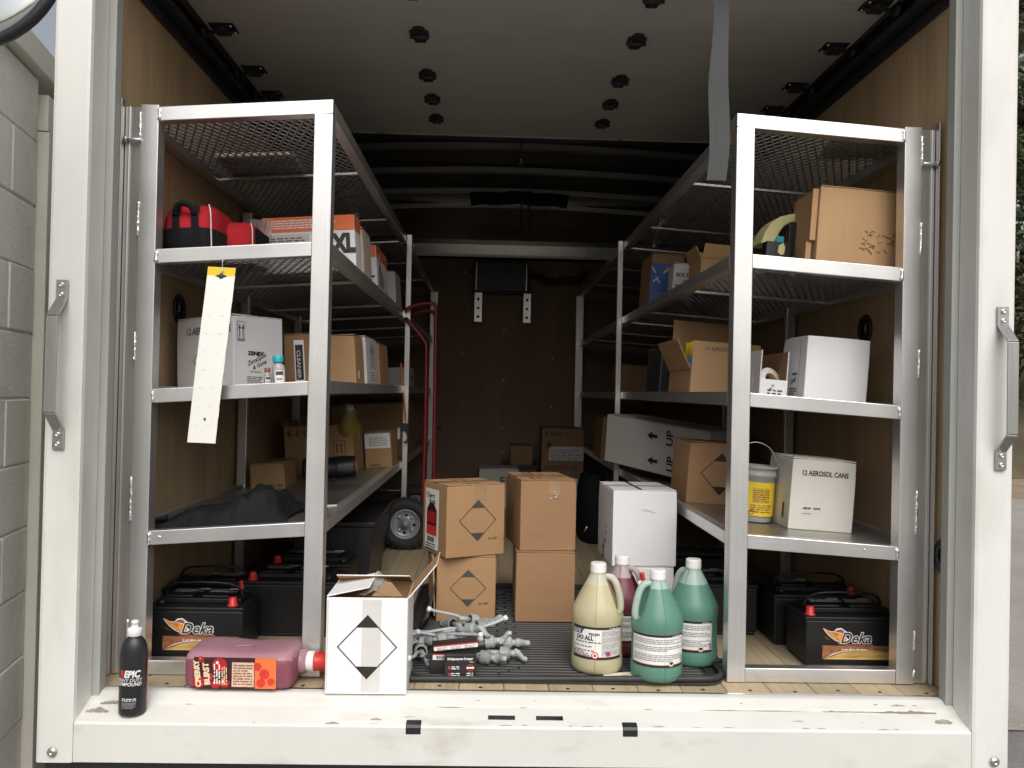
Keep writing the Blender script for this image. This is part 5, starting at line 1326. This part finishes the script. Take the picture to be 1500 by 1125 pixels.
pump('grey jug pump whose bent tube reaches forward beside the open white carton', (-.195, .335, .045), .4, .10, 1.75, .17, .035, None)
for i, (x, y, z, ly) in enumerate(((-.150, .175, ZM, .0), (-.2, .0, 0, 0))[:1]): pass
# scraper packs
def pack(label, loc, w, d, h, yaw=0, pitch=0, roll=0):
    t = thing('scraper_pack', label, 'small box', loc, (math.radians(pitch), math.radians(roll), math.radians(yaw)))
    MB().box(0, w, 0, d, 0, h).build('body', K['blacks'], t, bevel=.0012, seg=1); return t, face_M('front', w, d, h), face_M('top', w, d, h)
t, f, g = pack('black scraper pack with white lettering and red squares, standing in front of the pump pile', (-.117, .200, ZM), .092, .055, .064, 5)
letters('Multipurpose Scraper', .0098, t, f, .008, .050, K['whiteink'], bold=.0003, xs=.86); letters('Pack', .006, t, f, .072, .042, K['whiteink'])
patch(.007, .008, t, f, .010, .024, K['redink'], 'red_mark'); patch(.004, .010, t, f, .011, .003, K['redink'], 'red_mark')
fine_print(.022, 2, .0055, t, f, .020, .029, K['whiteink'], seed=2); fine_print(.026, 2, .0055, t, f, .018, .010, K['whiteink'], seed=3); fine_print(.018, 2, .0055, t, f, .064, .010, K['whiteink'], seed=4)
place(ring_me(.010, .002), 'round_logo', K['redink'], t, f, .074, .027); patch(.022, .005, t, f, .063, .0245, K['whiteink'], 'logo_bar', lift=.001)
t, f, g = pack('black scraper pack with a barcode sticker, half behind the lettered pack', (-.163, .232, ZM), .055, .05, .058, 1)
patch(.040, .014, t, f, .010, .040, K['paper'], 'sticker'); barcode(.026, .010, t, f, .020, .042); patch(.040, .003, t, f, .010, .054, K['redink'], 'red_line', lift=.001)
t, f, g = pack('black scraper pack lying on the other two, white and red edge forward', (-.150, .222, ZM + .0655), .130, .052, .017, 8, 0, -4)
patch(.128, .011, t, f, .001, .003, K['paper'], 'edge_label'); patch(.128, .003, t, f, .001, .0138, K['redink'], 'red_line', lift=.001)
for x in (.01, .05, .09): fine_print(.030, 2, .0045, t, f, x, .0085, K['fineink'], lift=.001, seed=int(x * 99))

# ================================================================== HAND TRUCK
hd = thing('hand_truck', 'red steel hand truck with pneumatic tyre leaning by the second left post', 'hand truck', (-.318, 2.262, 0))
def bar(P, r=.0105, m='redpaint', nm='tube'): return MB().tube(P, r, 10).build(nm, K[m], hd)
bar(smooth_path([(.02, 0, .06), (.018, 0, .6), (.012, 0, 1.20), (.010, 0, 1.285), (-.015, 0, 1.300), (-.09, 0, 1.292), (-.155, 0, 1.26)], 6), nm='upright')
bar(smooth_path([(-.010, .42, .06), (-.012, .42, .6), (-.016, .42, 1.15), (-.020, .42, 1.27), (-.05, .42, 1.30), (-.12, .42, 1.295), (-.155, .42, 1.26)], 6), nm='upright')
bar(smooth_path([(-.150, .0, 1.22), (-.05, .0, 1.10), (-.035, 0, 1.02), (-.032, 0, .5), (-.04, 0, .2)], 5), .011, nm='brace')
bar([(-.155, 0, 1.26), (-.155, .21, 1.26), (-.155, .42, 1.26)], nm='handle')
for z in (.25, .62, .90): bar([(.018, 0, z), (.018, .42, z)], .010, nm='crossbar')
MB().box(.02, .20, .02, .40, .012, .020).build('toe_plate', K['redpaint'], hd, bevel=.003)
bar([(-.115, -.11, .135), (-.115, .53, .135)], .010, 'steel', 'axle')
for y, s in ((-.085, -1), (.505, 1)):
    bar([(.02, .0 if s < 0 else .42, .14), (-.115, .0 if s < 0 else .42, .135)], .012, nm='axle_stay')
    w = thing('wheel', None, None, (-.115, y, .135), (PI / 2, 0, 0)); w.parent = hd
    n = 40; b = MB(); prof = [(.078, -.028), (.090, -.038), (.112, -.040), (.128, -.030), (.134, -.012), (.134, .012), (.128, .030), (.112, .040), (.090, .038), (.078, .028)]
    b.lathe(prof, n, None, cap=False)
    for k in range(26):
        a = 2 * PI * k / 26; b.box(.126, .1375, -.006, .006, -.030, -.004, 0, Matrix.Rotation(a, 4, 'Z')); b.box(.126, .1375, -.006, .006, .004, .030, 0, Matrix.Rotation(a + .12, 4, 'Z'))
    b.build('tyre', K['tyre'], w)
    b = MB(); b.lathe([(.0775, .030), (.074, .032), (.070, .026), (.060, .016), (.030, .016), (.028, .024), (.016, .026), (.016, .036), (.0005, .038)], 28, cap=False)
    b.lathe([(.0005, -.034), (.016, -.032), (.028, -.020), (.060, -.014), (.070, -.022), (.0775, -.028)], 28, cap=False); b.build('rim', K['hub'], w)
    for k in range(4):
        a = PI / 4 + k * PI / 2; MB().lathe([(.0085, .016), (.0085, .022), (.0045, .023), (.0005, .023)], 10, Matrix.Translation((.046 * math.cos(a), .046 * math.sin(a), 0))).build('bolt', K['steel'], w)
        if k != 1: MB().lathe([(.008, .0168), (.0005, .0168)], 10, Matrix.Translation((.046 * math.cos(a + .7), .046 * math.sin(a + .7), 0))).build('lightening_hole', K['black'], w)
cd = thing('power_cord', 'orange cord with a black clip hanging on the second left post', 'cord', (-.478, 2.285, .60))
MB().tube(smooth_path([(-.010, -.004, .38), (-.004, -.006, .28), (.008, -.008, .20), (.018, -.008, .10), (.022, -.006, .06)], 5), .0045, 8).build('cable', K['orange'], cd)
MB().box(-.004, .034, -.016, .002, .012, .055).build('plug', K['black'], cd, bevel=.004); MB().tube(smooth_path([(.026, -.008, .012), (.036, -.010, -.02), (.026, -.012, -.05), (.018, -.01, -.04)], 4), .0045, 8).build('hook', K['black'], cd)
MB().box(-.022, -.006, -.012, -.002, -.03, .03).build('clip', K['gcard'], cd, bevel=.003)

# ================================================================== GOODS: RIGHT RACK
# upper shelf
t, F = carton('large brown carton with wrinkled tape, at the front of the upper right shelf', (.983, .330, Rz(1, .983)), .305, .22, .252, 1, TRT, 'kraft2', tape=None)
b = MB(); rnd = random.Random(31)
for _ in range(40):
    x, y = rnd.uniform(-.075, .085), rnd.uniform(-.030, .032); a = rnd.uniform(-.9, .9); l = rnd.uniform(.008, .020)
    b.tube([(x, y, 0), (x + l * .5 * math.cos(a), y + l * .5 * math.sin(a) + .004, .0012), (x + l * math.cos(a), y + l * math.sin(a), 0)], .0010, 5)
place(b.mesh('w'), 'tape_wrinkle', K['tape'], t, F['front'], .205, .095, 0, .0008)
MB().box(-.020, -.0015, .010, .014, .085, .245).build('torn_flap', K['kraft2'], t, bevel=.001, seg=1); MB().box(-.026, -.008, .020, .024, .005, .082).build('torn_flap', K['kraft2'], t, bevel=.001, seg=1)
fb = thing('foam_holder', 'black panel with cut holes holding yellow foam, left of the large brown carton', 'holder', (.872, .50, Rz(1, .872)), (0, TRT, math.radians(4)))
b = MB(); b.prism([(.085, 0, 0), (.175, 0, 0), (.175, 0, .175), (.085, 0, .175)], (0, .012, 0)); b.build('panel', K['blacks'], fb, bevel=.002)
b = MB(); b.poly([(0, -.022, 0), (.014, -.016, 0), (.018, .006, 0), (.006, .026, 0), (-.010, .016, 0), (-.014, -.010, 0)]); place(b.mesh('h'), 'opening', K['foam'], fb, face_M('front', 0, 0, 0), .140, .115, 0, .0008)
b = MB(); b.poly([(0, -.018, 0), (.010, -.014, 0), (.012, .010, 0), (.004, .022, 0), (-.010, .012, 0), (-.012, -.010, 0)]); place(b.mesh('h'), 'opening', K['foam'], fb, face_M('front', 0, 0, 0), .050, .075, 0, .0308)
MB().box(.0, .084, -.03, .01, 0, .10).build('base', K['blacks'], fb, bevel=.004)
b = MB(); P = [(.0, .10), (.01, .135), (.03, .17), (.06, .195), (.10, .208), (.15, .210), (.15, .185), (.10, .18), (.075, .165), (.06, .14), (.05, .11), (.03, .10)]
b.prism([(x, .02, z) for x, z in P], (0, .09, 0)); b.build('foam', K['foam'], fb, bevel=.004)
MB().box(.045, .07, .0, .012, .102, .125).build('green_clip', K['teal'], fb, bevel=.003)
t, F = carton('dark blue patterned box with a brown top on the upper right shelf', (.712, 1.60, Rz(1, .712)), .150, .26, .236, 0, TRT, 'kraft_d', tape=None)
patch(.148, .135, t, F['front'], .001, .055, K['blue'], 'blue_field')
for j in range(2):
    for i in range(4):
        b = MB(); b.poly([(0, 0, 0), (.024, .022, 0), (.024, .030, 0), (0, .008, 0)]); o = b.mesh('z'); place(o, 'pattern_bar', K['gcard'], t, F['front'], .012 + i * .034 + j * .012, .10 + j * .045, (PI / 2 if (i + j) % 2 else 0) * .9, .0012)
patch(.148, .048, t, F['front'], .001, .002, K['blue'], 'blue_field')
t, F = carton('white box with black print leaning beside the blue patterned box', (.765, 1.36, Rz(1, .765)), .13, .16, .155, -4, TRT, 'gcard', tape=None)
letters('BOLT KITS', .022, t, F['front'], .012, .10, K['inkg'], bold=.0006); letters('28x1 GM', .022, t, F['front'], .045, .07, K['ink'], bold=.0008); fine_print(.04, 4, .009, t, F['front'], .01, .06, K['inkg'], seed=3)
t, F = open_carton('small open brown carton with raised flaps behind the right front post, upper shelf', (.79, .98, Rz(1, .79)), .19, .2, .12, 0, TRT, 'kraft2', flaps=(('f', 78, .055), ('l', 65, .05), ('b', 80, .06)))
# middle shelf
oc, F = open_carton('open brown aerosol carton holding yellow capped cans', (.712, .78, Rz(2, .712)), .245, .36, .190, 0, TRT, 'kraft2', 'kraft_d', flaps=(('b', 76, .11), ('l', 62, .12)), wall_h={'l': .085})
letters('12 AEROSOL CANS', .019, oc, F['front'], .042, .158, K['inkg'], bold=.0003, xs=.92)
def can(label, loc, r=.0265, h=.185, body='bluecan', cap='yellow'):
    t = thing('aerosol_can', label, 'can', loc, (0, TRT, 0))
    MB().lathe([(r * .9, 0), (r, .003), (r, h * .70), (r * .93, h * .725)], 20).build('body', K[body], t)
    MB().lathe([(r * .95, h * .726), (r * .97, h * .73), (r * .95, h * .98), (r * .86, h), (.0005, h)], 20).build('cap', K[cap], t)
    for k in range(4): place(panel_me(r * 1.6, .004, 8), 'label_stripe', K['gcard'], t, None, -r * 1.3, h * (.15 + k * .13), 0, .0008, (r, -.6, 1))
for k, (lab, y) in enumerate((('yellow capped blue aerosol can, nearest inside the open aerosol carton', .825), ('yellow capped blue aerosol can, second inside the open aerosol carton', .885), ('yellow capped blue aerosol can, deepest seen inside the open aerosol carton', .945))):
    can(lab, (.748, y, Rz(2, .748) + .0062))
bx_ = thing('tool_case', 'black tool case with a grey latch and handle on the middle right shelf', 'case', (.715, 1.36, Rz(2, .715)), (0, TRT, 0))
MB().box(0, .16, 0, .30, 0, .20).build('body', K['blacks'], bx_, bevel=.008)
MB().tube(smooth_path([(.07, -.006, .06), (.045, -.022, .075), (.045, -.022, .115), (.07, -.006, .13)], 4), .006, 8).build('handle', K['black'], bx_); MB().box(.05, .082, -.006, -.001, .09, .17).build('latch', K['steel'], bx_, bevel=.002)
MB().tube([(.035 + .028 * math.cos(a), -.004, .08 + .03 * math.sin(a)) for a in [-1.2 + .4 * k for k in range(7)]], .004, 6).build('ring_pull', K['gcard'], bx_)
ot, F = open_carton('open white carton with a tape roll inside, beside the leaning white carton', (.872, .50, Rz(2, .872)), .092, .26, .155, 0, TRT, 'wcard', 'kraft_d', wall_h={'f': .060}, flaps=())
letters('Z', .022, ot, F['front'], .030, .028, K['inkg'], shear=.4); fine_print(.05, 2, .010, ot, F['front'], .026, .022, K['inkg'], seed=5)
tr = thing('tape_roll', 'white tape roll standing inside the open white carton', 'tape roll', (.922, .575, Rz(2, .92) + .052), (math.radians(70), 0, math.radians(28)))
b = MB(); b.lathe([(.026, -.022), (.045, -.022), (.046, -.02), (.046, .02), (.045, .022), (.026, .022)], 28, cap=False); b.build('tape', K['paper'], tr); MB().lathe([(.026, -.0215), (.024, -.0215), (.024, .0215), (.026, .0215)], 24, cap=False).build('core', K['kraft'], tr)
wb, F = carton('large plain white carton leaning toward the wall on the middle right shelf', (.992, .430, Rz(2, .992)), .205, .205, .208, 1.5, TRT, 'wcard', tape=None, flaps=False)
letters('ZENEX', .010, wb, F['left'], .105, .082, bold=.0006, xs=1.2); letters('Zs&G', .018, wb, F['left'], .098, .052, shear=.3, rot=.3, bold=.0004); fine_print(.06, 3, .008, wb, F['left'], .09, .035, K['inkg'], seed=5)
patch(.006, .19, wb, F['left'], .155, .008, K['tapew'], 'tape_edge', lift=.0005)
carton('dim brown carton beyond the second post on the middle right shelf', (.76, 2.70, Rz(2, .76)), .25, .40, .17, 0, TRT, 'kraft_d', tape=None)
# lower shelf
can12, F = carton('cream white carton printed 12 AEROSOL CANS on the lower right shelf', (.958, .452, Rz(3, .958)), .210, .205, .226, 1.5, TRT, 'tan', tape=None, seed=4)
for c in can12.children:
    if c.name.startswith(('body', 'flap')):
        c.data = c.data.copy() if c.name.startswith('body') else c.data
        c.data.materials.clear(); c.data.materials.append(K['cream_card'] if 'cream_card' in K else K.setdefault('cream_card', mat('cream_card', (.72, .69, .62), .62, var=.03, scale=(4, 4, 3), fine=((4, 4, 110), .015))))
letters('12 AEROSOL CANS', .0225, can12, F['front'], .030, .176, bold=.0006, xs=.80)
letters('USE BY', .0085, can12, F['front'], .043, .068, K['inkg'], bold=.0004); letters('DATE', .0085, can12, F['front'], .078, .068, K['inkg'], bold=.0004); letters('no 24-0852', .006, can12, F['front'], .042, .052, K['inkg'])
patch(.09, .08, can12, F['front'], .05, .02, K['gcard'], 'faded_label', lift=.0003) if False else None
letters('EUR', .022, can12, F['left'], .05, .03, rot=PI / 2, bold=.0006); patch(.014, .05, can12, F['left'], .15, .03, K['inkg'], 'print_bar')
pa = thing('pail', 'grey plastic pail with a yellow label and raised wire handle on the lower right shelf', 'pail', (.884, .585, Rz(3, .884) + .001), (0, TRT, 0))
MB().lathe([(.0005, .008), (.056, .006), (.0585, 0), (.0605, .004), (.062, .05), (.0655, .150), (.0685, .152), (.0685, .160), (.0665, .162), (.0665, .176), (.070, .178), (.070, .186), (.067, .186), (.060, .02), (.0005, .016)], 36, cap=False).build('body', K['pail'], pa)
B = (.0640, -1.25, 1)
place(panel_me(.165, .112, 24), 'label', K['yellow'], pa, None, 0, .022, 0, .0008, B); place(panel_me(.06, .05, 12), 'label_panel', mat('amber_print', (.62, .42, .03), .4, var=.1), pa, None, .055, .065, 0, .0013, B)
fine_print(.055, 6, .007, pa, None, .058, .105, K['bronze'], lift=.0017, bend=B, seed=4); fine_print(.075, 4, .007, pa, None, .05, .056, K['bronze'], lift=.0017, bend=B, seed=6); place(ring_me(.008, .002), 'recycle_mark', K['ink'], pa, None, .055, .034, 0, .0017, B)
for s in (-1, 1): MB().box(s * .0715 - .006, s * .0715 + .006, -.008, .008, .145, .170).build('ear', K['pail'], pa, bevel=.003)
MB().tube(smooth_path([(.073, 0, .155), (.070, .004, .20), (.045, .010, .245), (0, .012, .262), (-.045, .010, .245), (-.070, .004, .20), (-.073, 0, .155)], 6), .0019, 6).build('wire_handle', K['steel'], pa)
dx, F = carton('brown carton with a black diamond behind the right front post, lower shelf', (.745, .945, Rz(3, .745)), .232, .24, .232, 2, TRT, 'kraft')
diamond(.080, dx, F['front'], .125, .118, K['ink'], hx=.078)
upb, F = carton('long white carton lying sideways with two UP arrows, jutting into the aisle', (.597, 2.13, .488), .74, .22, .240, -60, math.radians(4.2), 'gcard', tape=None)
for z in (.045, .165):
    place(arrow_me(.075, .042, .38, .5), 'arrow', K['ink'], upb, F['front'], .40 + (.165 - z) * .10, z + .012, PI, .001)
    letters('UP', .066, upb, F['front'], .508 + (.165 - z) * .12, z - .022, rot=PI / 2, bold=.0016, xs=.9)
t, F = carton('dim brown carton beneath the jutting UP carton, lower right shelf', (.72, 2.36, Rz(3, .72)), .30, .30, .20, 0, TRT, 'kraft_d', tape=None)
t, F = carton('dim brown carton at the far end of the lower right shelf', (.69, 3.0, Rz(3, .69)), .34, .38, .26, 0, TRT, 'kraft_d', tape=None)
# loose things at the far end of the aisle
t, F = carton('upper brown carton of the far stack with a white shipping label', (.385, 4.0, .2055), .315, .30, .365, 0, 0, 'kraft_d')
patch(.26, .105, t, F['front'], .054, .125, K['gcard'], 'shipping_label'); fine_print(.22, 5, .018, t, F['front'], .07, .20, K['fineink'], seed=3)
letters('4 GAL', .05, t, F['front'], .02, .31, K['ink'], bold=.001); letters('PLASTIC BOTTLE', .038, t, F['front'], .02, .06, K['ink'], bold=.001, xs=.85)
b = MB(); b.poly([(0, -.03, 0), (.025, 0, 0), (0, .03, 0), (-.025, 0, 0)]); place(b.mesh('h'), 'hazard_mark', K['ink'], t, F['front'], .055, .24)
carton('lower grey carton of the far stack', (.375, 3.98, .001), .335, .32, .198, 0, 0, 'gcard')
t, F = carton('low white carton with a dark code, on the floor by the bulkhead', (-.075, 3.82, .001), .29, .30, .275, 3, 0, 'gcard', tape=None)
letters('E1', .075, t, F['front'], .15, .165, K['inkg'], bold=.002); patch(.05, .08, t, F['front'], .145, .155, K['inkg'], 'code_frame', lift=.0003) if False else None
t, F = carton('small brown carton on the black tote by the bulkhead', (.155, 4.15, .281), .17, .22, .145, 0, 0, 'kraft_d'); patch(.05, .03, t, F['front'], .09, .09, K['bronze'], 'label')
tote('black lidded tote on the floor against the bulkhead', (.10, 4.12, .001), .265, .34, .28)
db = thing('duffel_bag', 'black bag with a bright zip pull standing on the floor beside the far stack', 'bag', (.60, 2.62, .0))
b = MB(); rows = [(0, .9, .9), (.02, 1, 1), (.2, 1, .95), (.30, .95, .9), (.36, .8, .75), (.38, .5, .5)]
for (z, sx, sy) in rows:
    for k in range(20):
        a = 2 * PI * k / 20; c, s_ = math.cos(a), math.sin(a); r = (abs(c) ** 3 + abs(s_) ** 3) ** (-1 / 3); q = 1 + .06 * noise.noise(Vector((c * 2, s_ * 2, z * 7)))
        b.v.append((.085 * sx * r * c * q, .22 * sy * r * s_ * q, z))
for i in range(len(rows) - 1):
    for k in range(20): b.f.append((i * 20 + k, i * 20 + (k + 1) % 20, (i + 1) * 20 + (k + 1) % 20, (i + 1) * 20 + k)); b.mi.append(0); b.sm.append(True)
b.build('body', K['blkfab'], db, fix=False); MB().tube([(-.065, -.20, .07), (-.050, -.205, .10)], .006, 6).build('zip_pull', K['screw'], db)
